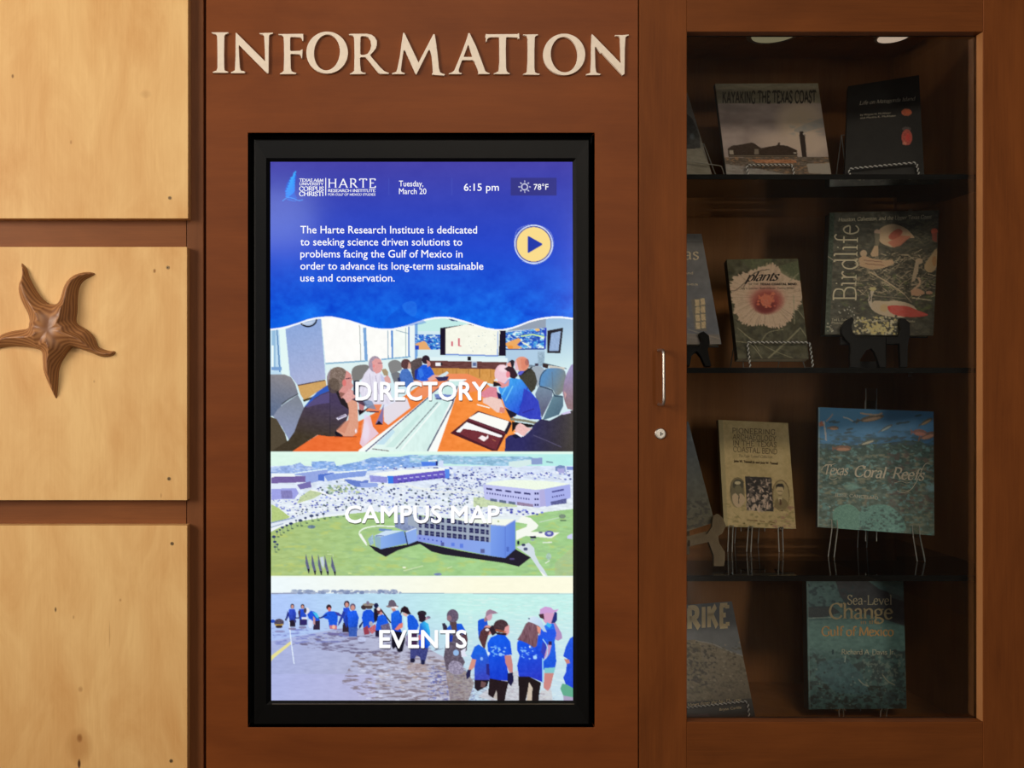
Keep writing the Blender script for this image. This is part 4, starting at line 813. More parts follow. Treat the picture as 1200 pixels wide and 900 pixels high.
# long building in the middle
cv.poly([(434,555),(470,551),(526,548),(527,550.4),(465,557),(452,558.4)], (246,251,244)); cv.poly([(461,558),(521,551),(522,560),(470,566),(461,567)], (106,92,196), amp=6)
for k in range(8): cv.line([(466+k*7,561.5-k*.8),(470+k*7,561-k*.8)],.9,(214,220,250)); cv.line([(467+k*7,565-k*.8),(471+k*7,564.5-k*.8)],1.2,(56,56,150))
cv.poly([(521,549.6),(527,549.6),(527,560),(522,561)], (90,140,236)); cv.poly([(454,557.6),(461,557.6),(461,567),(455,567)], (58,126,232)); cv.poly([(433,557),(454,559),(454,566),(434,564.6)], (150,152,222), amp=10, nsx=3, nsy=1); cv.poly([(493,541),(512,541.6),(512,546),(495,546)], (82,128,232)); cv.rect(511,540.6,513.4,545.6,(40,52,130)); cv.rect(514,540,519.6,546,(212,224,250)); cv.line([(502,540),(512,539.6)],1.4,(244,250,250))
# right building
cv.poly([(566,568),(576,564.4),(600,562),(640,563.6),(668,567),(640,572.6),(628,575)], (240,250,232), amp=5); cv.poly([(566,567.4),(628,574),(638,573),(640,590),(632,595),(606,592),(568,585)], (192,196,242)); cv.poly([(638,573),(668,567.4),(669,583),(655,590),(640,594)], (168,176,236)); cv.poly([(632,574.4),(638,573.4),(640,593),(633,594)], (180,176,224))
for k in range(5): cv.poly([(570+k*11,571.6+k*1.35),(577+k*11.2,572.6+k*1.35),(577+k*11.2,574.6+k*1.35),(570+k*11,573.6+k*1.35)], (54,54,110), amp=14, nsx=.8, nsy=2)
for k in range(17): cv.rect(570.4+k*3.05,576.8+k*.46,571.7+k*3.05,578.7+k*.46,(60,60,124))
for k in range(4): cv.poly([(574.6+k*10.6,584+k*1.6),(582.6+k*10.6,585.2+k*1.6),(582.6+k*10.6,588.4+k*1.6),(574.6+k*10.6,587+k*1.6)], (98,112,140))
for k in range(3): cv.rect(626.4,577.4+k*6.6,628.6,579.6+k*6.6,(40,40,100)); cv.rect(629.2,577.4+k*6.6,631.2,579.6+k*6.6,(40,40,100))
cv.poly([(647,575.6),(661,572.6),(661,574.6),(647,577.4)], (70,72,140), amp=14, nsx=.8, nsy=2)
for k in range(6): cv.rect(647+k*2.6,581.6-k*.5,648.3+k*2.6,583.4-k*.5,(64,64,132))
cv.poly([(645,588),(664,584),(664,590),(646,592)], (92,96,150), amp=26, nsx=1.4, nsy=1.2); cv.poly([(606,588),(625,591),(625,594),(606,592)], (150,130,160), amp=16)
# grass
GR = [(314,625),(330,617),(352,610.6),(384,605.4),(404,602),(432,599.4),(470,601),(560,612),(605,612),(612,606),(622,604),(640,600),(675,596),(675,676),(314,676)]
cv.grad(GR, (172,196,126), (162,206,140), (330,660), (520,640), amp=9, nsx=9, nsy=2.5); cv.nblend(GR, (196,206,110), 14, 5, .35, .5, .5); cv.nblend(GR, (150,186,140), 10, 3, .3, .5, .5)
cv.poly([(318,591),(326,595),(340,606),(330,611),(318,613)], (182,204,130), amp=8)
cv.line([(314,615.4),(330,611.6),(350,606.6),(390,602),(440,597),(500,598)],4.4,(226,234,246)); cv.line([(314,613.6),(346,606.4)],1.3,(140,160,196)); cv.line([(314,622.4),(330,616),(352,609.6),(380,605),(404,602.4)],2.4,(240,246,250)); cv.line([(314,619),(332,613.6)],1.4,(170,184,206))
for x, y, r in ((321,629,2.3),(324.5,623,1.5),(328,621,1.2),(331,618,1.9),(336,615.6,1.8),(341,613.6,2.2),(347,610,1.2),(352,610,2.4),(358,607,1.8),(365,604.6,2.4),(371.6,603.6,1.9),(379,602,1.8),(322,635,2),(325,638,1.6),(322,641,1.3)):
    cv.ell(x, y, r, r*.7, (48,60,104), amp=20); cv.line([(x,y),(x+.6,y+5.5)],.5,(90,110,110),.8); cv.ell(x+1.6, y+6, 1.6, .8, (70,96,84),.8)
for x in (380,387,395,403): cv.ell(x, 607-(x-380)*.08, 2, .7, (96,130,90),.9)
cv.ell(365,617.4,4.6,2.1,(110,132,150),amp=26); cv.dots(R(384,646,392,652), 3, .4,.7, [(210,225,190)])
# cypresses
for (x0, y0, x1, y1) in ((358.3,648,361.6,672),(365.5,648.6,369,674),(373,649.6,376.3,674.4),(380.6,650.6,384,674.6),(388.5,651.6,392.4,674.8)):
    cv.poly([(x0,y0),(x1+1.4,y1-5),(x1+.9,y1-1),(x1,y1),(x1-1.6,y1-5),(x0-.4,y0+12)], (96,100,132), amp=12); cv.poly([(x1-1.3,y1-5),(x1+1.3,y1-5),(x1+.8,y1-.6),(x1,y1)], (30,30,48))
cv.poly([(375,653),(379,652.4),(380,660),(379,667),(376.6,662)], (206,216,240), .85); cv.ell(386,649.6,3,.6,(220,234,180),.8)
# main building
cv.poly([(432,638.6),(447,643),(478,638),(489,633.6),(500,637),(540,645.6),(575,651.6),(592,654),(604,643.6),(622,653.4),(608,664),(592,660),(560,655.4),(520,650),(506,646.4),(498,641),(492,637.4),(480,640.6),(466,645),(452,652.4),(440,646)], (34,30,44))
cv.curve([(430,639),(424,631),(421,624.6),(426,619.6),(440,616.6),(463,617)],1.5,(240,248,236)); cv.line([(422,625.6),(429,637)],2.2,(244,248,242)); cv.poly([(431,632),(437,626),(438,637),(434,639.6)], (156,186,206), amp=22)
cv.poly([(444,619),(460,620.6),(456,623),(444,622)], (110,142,192)); cv.poly([(438.4,628),(452,621.6),(472.6,621.6),(446,629.4)], (206,226,246)); cv.poly([(441,627),(451,627.6),(446,628.6),(440,628.4)], (90,110,160)); cv.grad([(446,629.2),(473,622),(477,636.6),(446,643.6)], (140,176,236), (112,150,222), (446,636), (477,632)); cv.poly([(438.4,628),(446,629.2),(446,643.6),(440,640)], (146,180,196))
cv.poly([(463,603),(490,603),(490,622),(474,622),(463,618)], (138,152,190), amp=22, nsx=1.6, nsy=3); cv.poly([(475,624),(488,619),(489,633.8),(478.4,638)], (142,174,236)); cv.line([(475,623.6),(488,618.8)],1.0,(226,236,250)); cv.line([(474.4,623),(477.6,638)],1.2,(30,38,80))
cv.grad([(489,626),(575,635),(575,651.4),(489,634)], (140,156,228), (136,168,236), (489,630), (575,645)); cv.poly([(478,604),(575,613),(575,635.4),(489,626.4),(489,618),(478,615)], (160,172,190))
for r_ in range(3):
    for k in range(13):
        x = 491+k*6.55; y = 603.6+r_*8.6+(x-489)*.105; wd_ = 4.9 if k % 4 else 3.2
        if x+wd_ > 575: continue
        cv.poly([(x,y),(x+wd_,y+.5),(x+wd_,y+6.1),(x,y+5.6)], (44,46,92), amp=26, nsx=1, nsy=1.4); cv.line([(x,y+3),(x+wd_,y+3.4)],.6,(110,120,150))
for k in range(6): cv.rect(491.4+k*5,630+k*.7,492.9+k*5,631.6+k*.7,(56,72,180))
cv.rect(517,635.6,520.4,640,(84,92,160)); cv.rect(529,636,533,640,(96,128,226)); cv.rect(539,637.4,543,642,(96,128,226)); cv.rect(563.4,643.4,568,648,(92,100,156))
cv.poly([(530,607.6),(604,608.4),(592,616.2),(575,614.6),(548,612)], (244,250,236)); cv.ell(584,611,1,1,(170,180,130)); cv.line([(575,615),(592,616.4),(604,609)],1.0,(170,180,226)); cv.grad([(575,615.6),(592,617),(604,609.6),(604,643.6),(592,654),(575,651.4)], (124,160,236), (96,132,222), (575,630), (604,635)); cv.line([(592,617),(592,654)],.8,(92,122,210)); cv.rect(593.6,641,596.6,646.4,(80,110,196)); cv.ell(600,655,3,1.2,(88,80,140),.8)
# roads at the right
cv.poly([(605,612),(612,604.6),(622,607),(631,615.6),(629,619.6),(622,623),(656,624),(646,630.6),(616,628),(605,633),(605,622),(617,617.4),(618,614)], (246,250,240)); cv.dots(R(561,597,576,600), 8,.8,1.2,[(200,210,240)]); cv.dots([(596,596),(640,600),(625,606),(612,604),(600,602)], 36, .7, 1.5, [(66,70,170),(120,130,220),(240,244,250)], 1.6)
cv.ell(643.6,625.4,5.4,3.4,(92,92,170), amp=26); cv.ell(643.6,625,2.4,1.6,(190,200,220)); cv.ell(633.6,624,2.4,.9,(50,48,110)); cv.poly([(621,628.6),(628,628),(628.4,631),(622,631)], (34,32,60)); cv.ell(624,632.6,2.8,.9,(150,160,180))
cv.poly([(605,641),(620,636),(626,642),(627,650),(632,660),(638,668),(642,675.6),(637,675.6),(628,662),(621,652)], (214,224,236),.95); cv.ell(607.4,636,1.4,2.4,(30,34,60)); cv.ell(613.4,638.6,2.2,1.6,(52,54,96)); cv.ell(616,643.4,2.6,2,(76,84,120)); cv.line([(636,636),(647,635.4)],1.3,(232,240,226)); cv.poly([(632,668),(641,675.6),(637,676)], (246,250,240)); cv.ell(643,652,3,4,(170,196,190),.8,amp=34); cv.line([(639,660),(644,657)],1.0,(240,246,236)); cv.poly([(665,628),(671,625),(671,632),(665,631)], (206,208,244)); cv.ell(659,605,4,2.6,(120,140,120),amp=22); cv.ell(660,610,4,1,(92,120,92)); cv.line([(632,612),(655,606.6)],.8,(206,222,206)); cv.poly([(650,660),(672,640),(672,676),(650,676)], (178,180,146), .35)
cv.line([(473,669),(496,663)],1.0,(208,226,180)); cv.ell(473.6,665,2.2,1,(240,246,220)); cv.line([(524,666),(530,664)],.8,(210,226,180)); cv.ell(513,673,4.6,1.5,(120,136,178),amp=16); cv.line([(408,672),(412,672)],1.2,(220,236,160)); cv.line([(352,651),(320,656)],.8,(150,172,110),.5)
cv.rect(314,675,675,676.4,(240,250,240))
# --- events picture
cv.grad(R(314,676.4,675,695.6), (240,250,252), (253,251,226), (330,680), (560,685), amp=2, nsx=8, nsy=4)
cv.grad(R(314,695.4,675,825), (176,202,250), (196,240,234), (330,700), (540,700), amp=6, nsx=7, nsy=1.2); 
for k in range(22): cv.grad(R(314,716+k*5,675,825), (168,182,232), (200,218,236), (330,770), (640,770), al=.075, amp=14, nsx=7, nsy=1.6)
lo = [(314,752),(400,736),(470,742),(520,770),(530,824),(314,825)]; cv.grad(lo, (168,176,220), (180,174,194), (330,750), (470,810), al=.8, amp=8, nsx=8, nsy=1.8); cv.grad(R(314,790,440,825), (178,186,236), (186,184,226), (314,795), (430,820), al=.6, amp=5, nsx=9, nsy=3)
for q, c, th in (([(400,736),(470,738),(520,760),(470,772),(380,762),(340,756)], (104,96,126), .0), ([(420,762),(500,766),(540,780),(545,824),(440,824),(400,800)], (128,114,124), .0), ([(470,775),(520,772),(560,790),(500,812),(430,800)], (182,164,156), .25), ([(318,735),(420,738),(400,752),(322,756)], (120,128,196), .15)):
    cv.nblend(q, c, 9, 1.8, th, .5, .85)
cv.nblend([(420,764),(520,764),(552,800),(556,824),(420,824)], (214,218,240), 7, 1.2, .35, .4, .8); cv.nblend([(503,780),(545,780),(560,824),(500,824)], (88,96,170), 3, 1, .25, .3, .7); cv.nblend([(536,790),(600,790),(660,824),(536,824)], (120,110,130), 4, 1.2, .2, .4, .6); cv.nblend([(535,700),(672,700),(672,822),(535,822)], (228,246,240), 9, 1.0, .3, .4, .5)
cv.poly([(522,786),(546,786),(556,800),(548,824),(528,824)], (140,120,116), .7, amp=22, nsx=3, nsy=1); cv.poly([(590,795),(604,786),(618,786),(624,824),(584,824),(560,816)], (206,196,200), .6, amp=16, nsx=4, nsy=1.2)
cv.line([(318,695.6),(372,694.6)],1.5,(150,158,186)); cv.dots(R(340,691.6,470,695.4), 130, .5, 1.6, [(138,152,186),(170,182,206),(120,136,176)], 2.2, .8); cv.line([(470,695.2),(672,695.8)],.7,(150,170,186))
SH_ = (24,84,214); SK = (210,150,136); DK = (36,28,48)
def shade(c, f): return tuple(min(255, max(0, x*f)) for x in c)
cv.ell(327,729.6,6,4.4,(84,76,96),amp=26); cv.line([(322,732.4),(332,732)],1.4,(196,160,70)); cv.ell(327,734.4,4,1.8,(52,38,46)); cv.ell(319.6,728,3,2,(40,80,190)); cv.ell(328,740,6,1.4,(130,124,170),.7)
cv.poly([(314,777),(317,769),(341,751),(342,754),(320,772),(314,780)], (230,222,150)); cv.line([(338.6,722),(340.4,745),(341.8,757),(344.6,778)],1.3,(226,238,254),.95)
def wader(x, y0, y1, wd, shirt=SH_, hat=None, turn=0, pants=DK, head=None):
    """small wading figure: hair/hat, face, shirt, trousers, reflection"""
    h = y1-y0; hr = h*.095
    cv.ell(x+turn*.6, y0+hr, hr*.92, hr*1.15, head or (70,52,60), amp=14); cv.ell(x+turn*1.4, y0+hr*1.25, hr*.62, hr*.8, SK)
    cv.grad([(x-wd*.42,y0+hr*2.3),(x+wd*.3,y0+hr*2.2),(x+wd*.52,y0+h*.42),(x+wd*.4,y0+h*.72),(x-wd*.36,y0+h*.74),(x-wd*.54,y0+h*.45)], shade(shirt,1.1), shade(shirt,.86), (x-wd*.4,y0+h*.3), (x+wd*.4,y0+h*.7), amp=12, nsx=1.5, nsy=2)
    cv.poly([(x-wd*.36,y0+h*.72),(x+wd*.4,y0+h*.7),(x+wd*.36,y1),(x-wd*.34,y1)], pants, amp=12)
    cv.ell(x, y1+2.2, wd*.5, 1.6, (118,104,140), .7)
wader(342.6,707.8,734.6,9,(44,72,190),head=(70,64,84)); cv.poly([(337,716),(335,724),(334,727),(337,725),(339,720)], (40,50,130)); cv.ell(335,726,1.1,1.4,(24,24,50)); cv.ell(346,728,1.2,2,(60,60,120))
wader(354.6,708.2,733,9.4,(34,76,204),head=(40,26,36)); cv.rect(353.6,723.4,360,725.6,(226,232,250)); cv.rect(352,726,360,732.6,(48,40,104)); cv.poly([(349.6,716),(352,714),(351.6,724),(350,722)], (66,44,70)); cv.line([(346,724.4),(351,724)],1.4,(50,46,90))
cv.ell(359.6,716,3,4.2,(226,226,240)); cv.ell(357.6,715.4,1.8,3,(64,60,84)); cv.poly([(360,720),(364,715.6),(369,717),(373,722),(375,727),(375,737),(369,738),(367,728),(362,725)], (30,84,216), amp=14); cv.poly([(366,717),(371,718),(375,725),(371,724)], (70,190,236)); cv.poly([(368,728),(375,727),(375,738),(367,738)], (48,38,64)); cv.poly([(367,722),(369.6,725),(369,732),(367,731)], (196,146,150)); cv.ell(363.6,731,2.6,5.4,(214,222,248),.8)
cv.poly([(382,718),(386,716),(392,716.6),(396,721),(395,735),(386,736),(384.6,726),(379,724),(374.6,725)], (26,88,222), amp=10); cv.poly([(392,716.6),(397,718),(400.4,721),(399,722.4),(395,721)], (60,60,160)); cv.ell(374.8,724,1.6,1,(26,26,60)); cv.line([(376,724),(383,720.4)],1.7,(30,50,130)); cv.ell(385.4,711.6,3,3.2,(54,34,40)); cv.ell(386,714,1.9,2.6,(214,120,112)); cv.poly([(386,733),(395,732.6),(395,737.6),(386.6,737)], (196,120,140)); cv.ell(391,734.6,2,2.4,(246,190,160)); cv.ell(391,743,7,1.4,(112,104,160),.8); cv.ell(392,752,8,1.2,(110,112,170),.7)
wader(406.4,704.4,741,9,(34,74,198),head=(60,40,58)); cv.poly([(402,716),(405,718),(399,730),(396,733.6),(396.4,730)], (40,60,160)); cv.poly([(402,730),(408,728),(408,741),(401,741)], (48,36,52)); wader(413.4,707.6,746,13.6,(26,88,224),head=(104,92,120),pants=(56,92,180)); cv.poly([(405,722),(407,720),(408,728),(406,736),(404,730)], (30,60,170))
cv.poly([(425.4,717),(429,714.6),(435,714.6),(439,719),(438.6,729),(434,734),(431,741),(427,743),(425,730),(424,724)], (22,84,220), amp=10); cv.ell(426.4,711.6,3.2,3,(60,44,50)); cv.ell(432.4,711,4.6,2.8,(78,60,58)); cv.ell(432,708.4,7,1.7,(150,140,130)); cv.ell(431,706.6,1.8,2.2,(130,116,140)); cv.poly([(424,729),(426,728),(423,735),(421,736.4),(421,733)], (24,30,80)); cv.poly([(425.6,736),(431,733),(433,743),(427,744)], (150,60,80)); cv.poly([(431,737),(440,731),(441,739),(436,743)], (196,104,112), amp=18)
cv.ell(440.8,709.6,2.7,3,(26,30,72)); cv.poly([(438,713),(443,712),(444,718),(442,727),(439,730),(438,722)], (28,24,44)); cv.ell(434.6,731,2.2,3,(170,170,180),amp=30); cv.line([(447,715),(458,730)],1.5,(30,26,44))
cv.ell(445,716.6,3.1,3.6,(96,50,60)); cv.ell(443.6,713.6,2,2,(236,220,222)); cv.ell(446.6,719,1.7,2.2,(214,150,140)); cv.poly([(441,731),(443,722),(448,720),(452,722),(455,729),(457,737),(445,741),(440,738)], (22,90,226), amp=12); cv.poly([(446,733),(456,730),(458,738),(447,739)], (110,100,130), amp=26, nsx=1.4, nsy=1.4); cv.poly([(440,739),(444.6,739),(444.6,746),(440,746)], (30,24,60)); cv.ell(424,749,5,3.4,(200,210,246),.7,amp=20)
# man with the broad hat
cv.ell(459.6,710.6,7.4,1.7,(140,124,130)); cv.poly([(455,710),(455.6,704.6),(458.6,702.6),(462,703.6),(464.4,708),(464.4,711)], (104,92,110)); cv.poly([(457,711.6),(465,710.6),(467,712.6),(461,713.6)], (246,240,244)); cv.poly([(458,712.6),(463,713),(465,717),(461,717.6)], (206,140,120)); cv.grad([(458.6,719),(462,716),(467,715),(471,722),(471.4,730),(468,734),(471,741),(470,746),(461,746),(458.6,732)], (30,104,230), (20,68,196), (460,720), (470,744), amp=9); cv.poly([(468,731),(472,729.6),(472,735),(466,738.6),(462.4,737.6)], (226,130,116)); cv.poly([(459,739),(471,741),(475,748),(472,762),(469,764),(465,760.6),(463.6,758),(461,761),(459,757)], (20,18,38), amp=6); cv.ell(468.6,762,3.4,2,(18,16,34))
# bent woman with dark hair
cv.poly([(468.6,722),(470,713),(474,710),(478,712),(480,717),(482,719.6),(478,720),(474,718),(471,717)], (40,22,34), amp=8); cv.poly([(471,718),(474,718.4),(478,720),(476,723),(473,721)], (226,180,170)); cv.poly([(477,723),(480,720),(484,721),(489,727),(491,733),(488,740),(479,741),(477,733)], (24,92,222), amp=11); cv.poly([(472,722),(477,723),(478,738),(475,738)], (206,240,244)); cv.poly([(480,741),(489,741),(489,756),(480,758)], (66,40,80)); cv.poly([(476,745),(481,745),(482,758),(477,757)], (140,130,170))
cv.ell(494.4,719,5.4,3.4,(46,38,52),amp=10); cv.poly([(490,718),(497,720),(500,725),(496,730),(491,728)], (44,28,44)); cv.ell(502,723.6,2.4,1.6,(140,122,150)); cv.ell(500,725,1.4,1.4,(196,150,170)); cv.grad([(492,731),(497,728),(502,731),(504,740),(504,756),(499,762),(491,760),(491,742)], (18,74,212), (60,190,240), (494,745), (504,740), amp=8); cv.poly([(490,745),(493,743),(493,750),(490,750)], (196,110,130)); cv.poly([(481,758),(491,757),(502,760),(500,769),(498,776),(494,779),(492,770),(488,768),(484,776),(481,776)], (62,68,130), amp=14); cv.ell(483.6,774,2.7,2.6,(26,26,52)); cv.ell(495.6,776,2.5,3,(30,34,72)); cv.ell(489,783,12,5,(170,150,150),.55,amp=20)
# camouflaged wader
cv.ell(530.4,722,7,8,(104,90,112), amp=18); cv.ell(526.4,724.6,2.8,3.4,(146,112,124)); cv.poly([(527,729),(535,729),(536,738),(534,744),(528,742)], (88,66,70), amp=12); cv.poly([(523,737),(528,732),(530,740),(528,748),(524,746)], (36,96,210)); cv.poly([(535,731),(541,731),(545,738),(546,748),(536,744)], (24,90,220), amp=14); cv.poly([(518,730.6),(521,730),(524,734),(524,742),(520,741)], (50,44,66), amp=20); cv.poly([(525,744),(540,742),(548,748),(547,762),(541,768),(545,776),(540,786),(529,784),(523,786),(520,770),(522,756)], (98,88,104), amp=18, nsx=2, nsy=2); cv.poly([(527,745),(531,744),(530,752),(526,752)], (30,60,170)); cv.poly([(541,744),(547,742),(548,751),(546,756),(543,750)], (92,60,70)); cv.ell(534.4,765,3.4,3.6,(150,186,230)); cv.poly([(540,763),(546,758),(545,766),(548,769),(541,770)], (226,228,244)); cv.poly([(526,779),(531,774),(540,777),(543.6,784),(541,790),(531,790),(526,786)], (150,142,166), amp=36, nsx=1.2, nsy=1.2, sm=2)
# right-hand group
cv.poly([(560,728),(562,726),(567,724.6),(571,727),(572,735),(566,742),(561,748),(560,737)], (26,86,214), amp=9); cv.ell(573,721,4,6.4,(206,160,178)); cv.poly([(569,723),(570,717),(574,714),(580,716),(583.6,718.6),(578,719.6),(575,719)], (158,128,150)); cv.poly([(569,722),(572,727),(568,729),(567,726)], (160,120,130))
cv.ell(571.6,738.6,5.2,6,(214,150,140)); cv.poly([(561,748),(563,740),(568,735),(575,736),(573,742),(570,752),(568,761),(565,757)], (86,52,56), amp=14); cv.ell(571,738,2.4,1.6,(236,226,230)); cv.poly([(573,737),(576,733),(581,733),(582,742),(577,745)], (46,30,42)); cv.grad([(551.6,769),(556,758),(561,755),(569,761),(573,772),(574,797),(556,797),(556,776)], (26,98,226), (58,70,190), (556,765), (566,795), amp=8); cv.ell(564.4,772,1.8,2,(150,190,250),.9); cv.poly([(553,772),(558,773),(556,782),(551,787),(549,784)], (214,146,130)); cv.poly([(548,785),(552,785),(551,793),(547,796),(546,790)], (36,36,80)); cv.poly([(556,797),(573,797),(571,804),(560,810),(556,806)], (34,24,34)); cv.poly([(564,798),(570,800),(568,806),(563,805)], (110,80,80))
cv.ell(587,733.6,8.6,7.6,(74,52,58), amp=12); cv.poly([(592,735),(597,732),(597,741),(594,745),(590,742)], (226,160,160)); cv.poly([(580,741),(594,742),(593,745),(583,744)], (46,28,40)); cv.poly([(581,737),(594,740),(592,742),(580,739.6)], (180,96,60),.7); cv.grad([(571,754),(575,747),(583,743.6),(592,744.6),(598,752),(600,767),(592,768),(594,780),(597,798),(584,797),(574,795),(573,775)], (18,92,236), (20,60,206), (578,752), (588,796), amp=7, nsx=3, nsy=4); cv.dots(R(574,756,592,769), 26, .5, 1.0, [(120,190,250),(90,160,250),(160,210,255)], 1.5,.9); cv.line([(575,758.4),(580,758.4)],1.0,(150,205,255)); cv.ell(586.6,767,2.2,2,(160,210,255),.9); cv.ell(572.6,766,1.4,2,(220,240,255)); cv.poly([(591.6,768),(599,768),(601,780),(601,788),(597,788),(592,776)], (200,132,130)); cv.poly([(595,789),(601,788),(602,798),(599,804),(595,800)], (26,24,64)); cv.poly([(570,778),(573,778),(574,792),(570,790)], (40,40,130)); cv.poly([(573.6,795),(596,799),(593,812),(591,825),(583,825),(582,808),(578,818),(572,814)], (34,22,28), amp=5); cv.poly([(578,818),(582,808),(583,820)], (180,160,140),.5)
# woman in the pink cap behind, then the one with long hair
cv.ell(643,723,7,8.6,(214,160,196)); cv.poly([(632.4,720),(633,714),(639,710.6),(646,712),(649,715),(655,713.6),(652,717),(646,718.4),(640,718),(634,721)], (206,160,214)); cv.poly([(631,720),(637,719),(638,726),(633,724)], (76,44,60)); cv.poly([(646,730),(650,717),(653,718),(652.6,727),(649,732)], (30,44,120)); cv.poly([(647,730),(651,730),(658,742),(659,748),(654,751),(648,748),(650,742)], (176,140,190)); cv.grad([(632,738),(641,731),(649,731),(652,742),(650,752),(652,775),(650,785),(637,785),(634,760)], (34,110,236), (20,84,220), (636,740), (650,780), amp=8); cv.poly([(641,729),(647,732),(644,736),(640,733)], (70,190,240),.9); cv.poly([(638,783),(651,782),(649,789),(638,789)], (130,200,206)); cv.poly([(638,789),(649,789),(645,806),(642,810),(637,806)], (202,134,130)); cv.poly([(634,809),(646,808),(648,822),(630,824)], (206,190,190),.5,amp=10)
cv.grad([(606,753),(612,744),(628,742),(636,748),(642,752),(641,767),(637,773),(637,800),(630,797),(620,793),(608,793),(606,780),(609,768),(606,762)], (16,84,232), (40,58,200), (612,755), (626,795), amp=8, nsx=4, nsy=3); cv.poly([(632,740),(641,738),(650,737),(652,745),(646,752),(638,748),(632,746)], (30,86,230), amp=6); cv.poly([(636,752),(641,756),(638,770),(634,764)], (60,60,170),.8); cv.poly([(642,755),(647,754),(644,766),(640,772),(637,773)], (196,150,190)); cv.curve([(636,749),(641,757),(641,768),(637,774)],1.0,(180,226,250)); cv.rect(643,751.6,647,756,(50,30,80))
cv.poly([(606,750),(611,742),(616,731),(621,727.6),(630,731),(634,735),(631,743),(629,757),(626,759),(618,754),(611,751)], (120,84,96), amp=20, nsx=1.0, nsy=6, sm=0); cv.poly([(629,733),(634,736),(633,744),(630,740)], (226,150,130)); cv.grad([(617,728),(620,723.6),(626,722),(632,724),(636,730),(641,741),(637,740),(632,734),(624,730)], (214,232,246), (180,206,236), (620,724), (638,738)); cv.ell(620,725,1,.8,(30,40,80)); cv.dots(R(611,757,630,772), 20, .5, .9, [(120,180,250),(150,200,255)], 1.6,.85); cv.line([(610,762),(617,762.6)],1.4,(130,190,255)); cv.ell(627,770.4,2.4,2.2,(170,214,255)); cv.ell(621,758,1.2,1.2,(210,235,255))
cv.poly([(607,793),(620,793),(634,800),(632,812),(631,825),(623,825),(624,806),(620,799),(618,812),(615,825),(608,825),(608,806)], (28,18,22), amp=4); cv.poly([(618,812),(620,799),(624,806),(623,824),(617,824)], (206,184,160),.8); cv.poly([(635,770),(637,773),(637,800),(635.4,800)], (150,214,250),.9)
cv.grad([(676,743),(668,748),(663,758),(660,769),(665,772),(663,788),(660,794),(663,802),(676,812)], (24,84,220), (26,70,214), (664,750), (670,800), amp=8); cv.poly([(661,772),(667,773),(668,777),(664,778)], (200,130,120)); cv.poly([(656.6,807),(659,801),(664,802),(676,809),(676,818),(660,815)], (96,170,140)); cv.poly([(660,815),(676,818),(676,825),(661,825)], (170,160,190))
# --- banner goes over the top of the first picture
Yg = cv.Y[:, None]; Xg = cv.X[None, :]; wl = wave(cv.X)[None, :]
jm = int((392-cv.y0)*cv.ss); yy = cv.Y[:jm, None]
t = np.clip((yy-188)/198, 0, 1)[..., None]
c0, c1, c2 = np.array((68,64,166.)), np.array((36,70,202.)), np.array((6,100,232.))
bc = np.where(t < .5, c0*(1-t*2)+c1*(t*2), c1*(2-2*t)+c2*(2*t-1))*np.ones((1, cv.w, 1))
nz = cv.vn((jm, cv.w), 26, 16)+.5*cv.vn((jm, cv.w), 5, 4)
bc = bc+(nz*np.clip((yy-300)/60, 0, 1)*9)[..., None]*np.array((.6, 1.6, 1.0))+(nz*2)[..., None]
mb_ = (yy < wl-1.0); cv.a[:jm][mb_] = bc[mb_]
ml = (yy >= wl-1.0) & (yy < wl+1.1); cv.a[:jm][ml] = (250,252,255)
cv.poly([(411,352),(411,385),(500,385),(500,352)], (40,140,240), .0)
cv.poly([(471,358),(480,353),(488,356),(487,370),(478,368)], (70,150,250), .28, sm=3); cv.poly([(455,372),(468,362),(480,370),(500,378),(470,383),(450,384)], (10,70,200), .3, sm=3)
for x in (455.5, 529.5): cv.rect(x-.4, 209, x+.4, 229, (70,84,190), .8)
cv.rect(598.6, 208.6, 652.6, 229.2, (52,52,128), .85)
# sail emblem of the university: stacked curved blue strokes
cv.poly([(334.6,231),(334,223),(336,215),(340.4,208.4),(346.8,203.6),(347.8,206),(346,214),(345,222),(345.8,228),(348.4,232.4),(340,234)], (14,104,236), .55)
for k in range(8):
    y = 230-k*3.1; xl = 334.2+max(0, k-2)*1.15; xr = 345.4+max(0, k-5)*.7
    cv.poly([(xl,y),(xl+3,y-1.8),(xr-3,y-5.6),(xr,y-8.4),(xr+.4,y-6.4),(xr-2,y-3.4),(xl+4,y+.6),(xl+1,y+1.6)], (24+k*4,138+k*4,255), .95)
cv.curve([(331,235.5),(337,231.5),(344,232.6),(350,235),(355,234)],1.0,(60,160,255),.8); cv.curve([(336,233.4),(342,235),(347,235.4)],.9,(40,140,250),.7)
# play button and sun
cv.ell(625.4,286.3,22.6,22.8,(216,226,250)); cv.ell(625.4,286.3,21.2,21.4,(52,60,160)); cv.ell(625.4,286.3,20,20.2,(250,220,140)); cv.poly([(618.6,277.4),(619.4,276.6),(635.4,285.6),(635.4,287),(619.4,296.4),(618.6,295.8)], (30,56,170)); cv.curve([(602.5,284),(606,270),(616,264.6),(626,263.4),(638,266.5),(646,274),(648.6,286),(645,298),(636,307),(625,309.6),(612,306)],.5,(240,244,255),.6)
cv.ell(614.8,219,4.1,4.1,(240,242,255)); cv.ell(614.8,219,3.0,3.0,(54,54,132))
for k in range(8):
    a_ = k*math.pi/4; cv.line([(614.8+math.cos(a_)*5.2,219+math.sin(a_)*5.2),(614.8+math.cos(a_)*7.2,219+math.sin(a_)*7.2)],.9,(236,240,255))

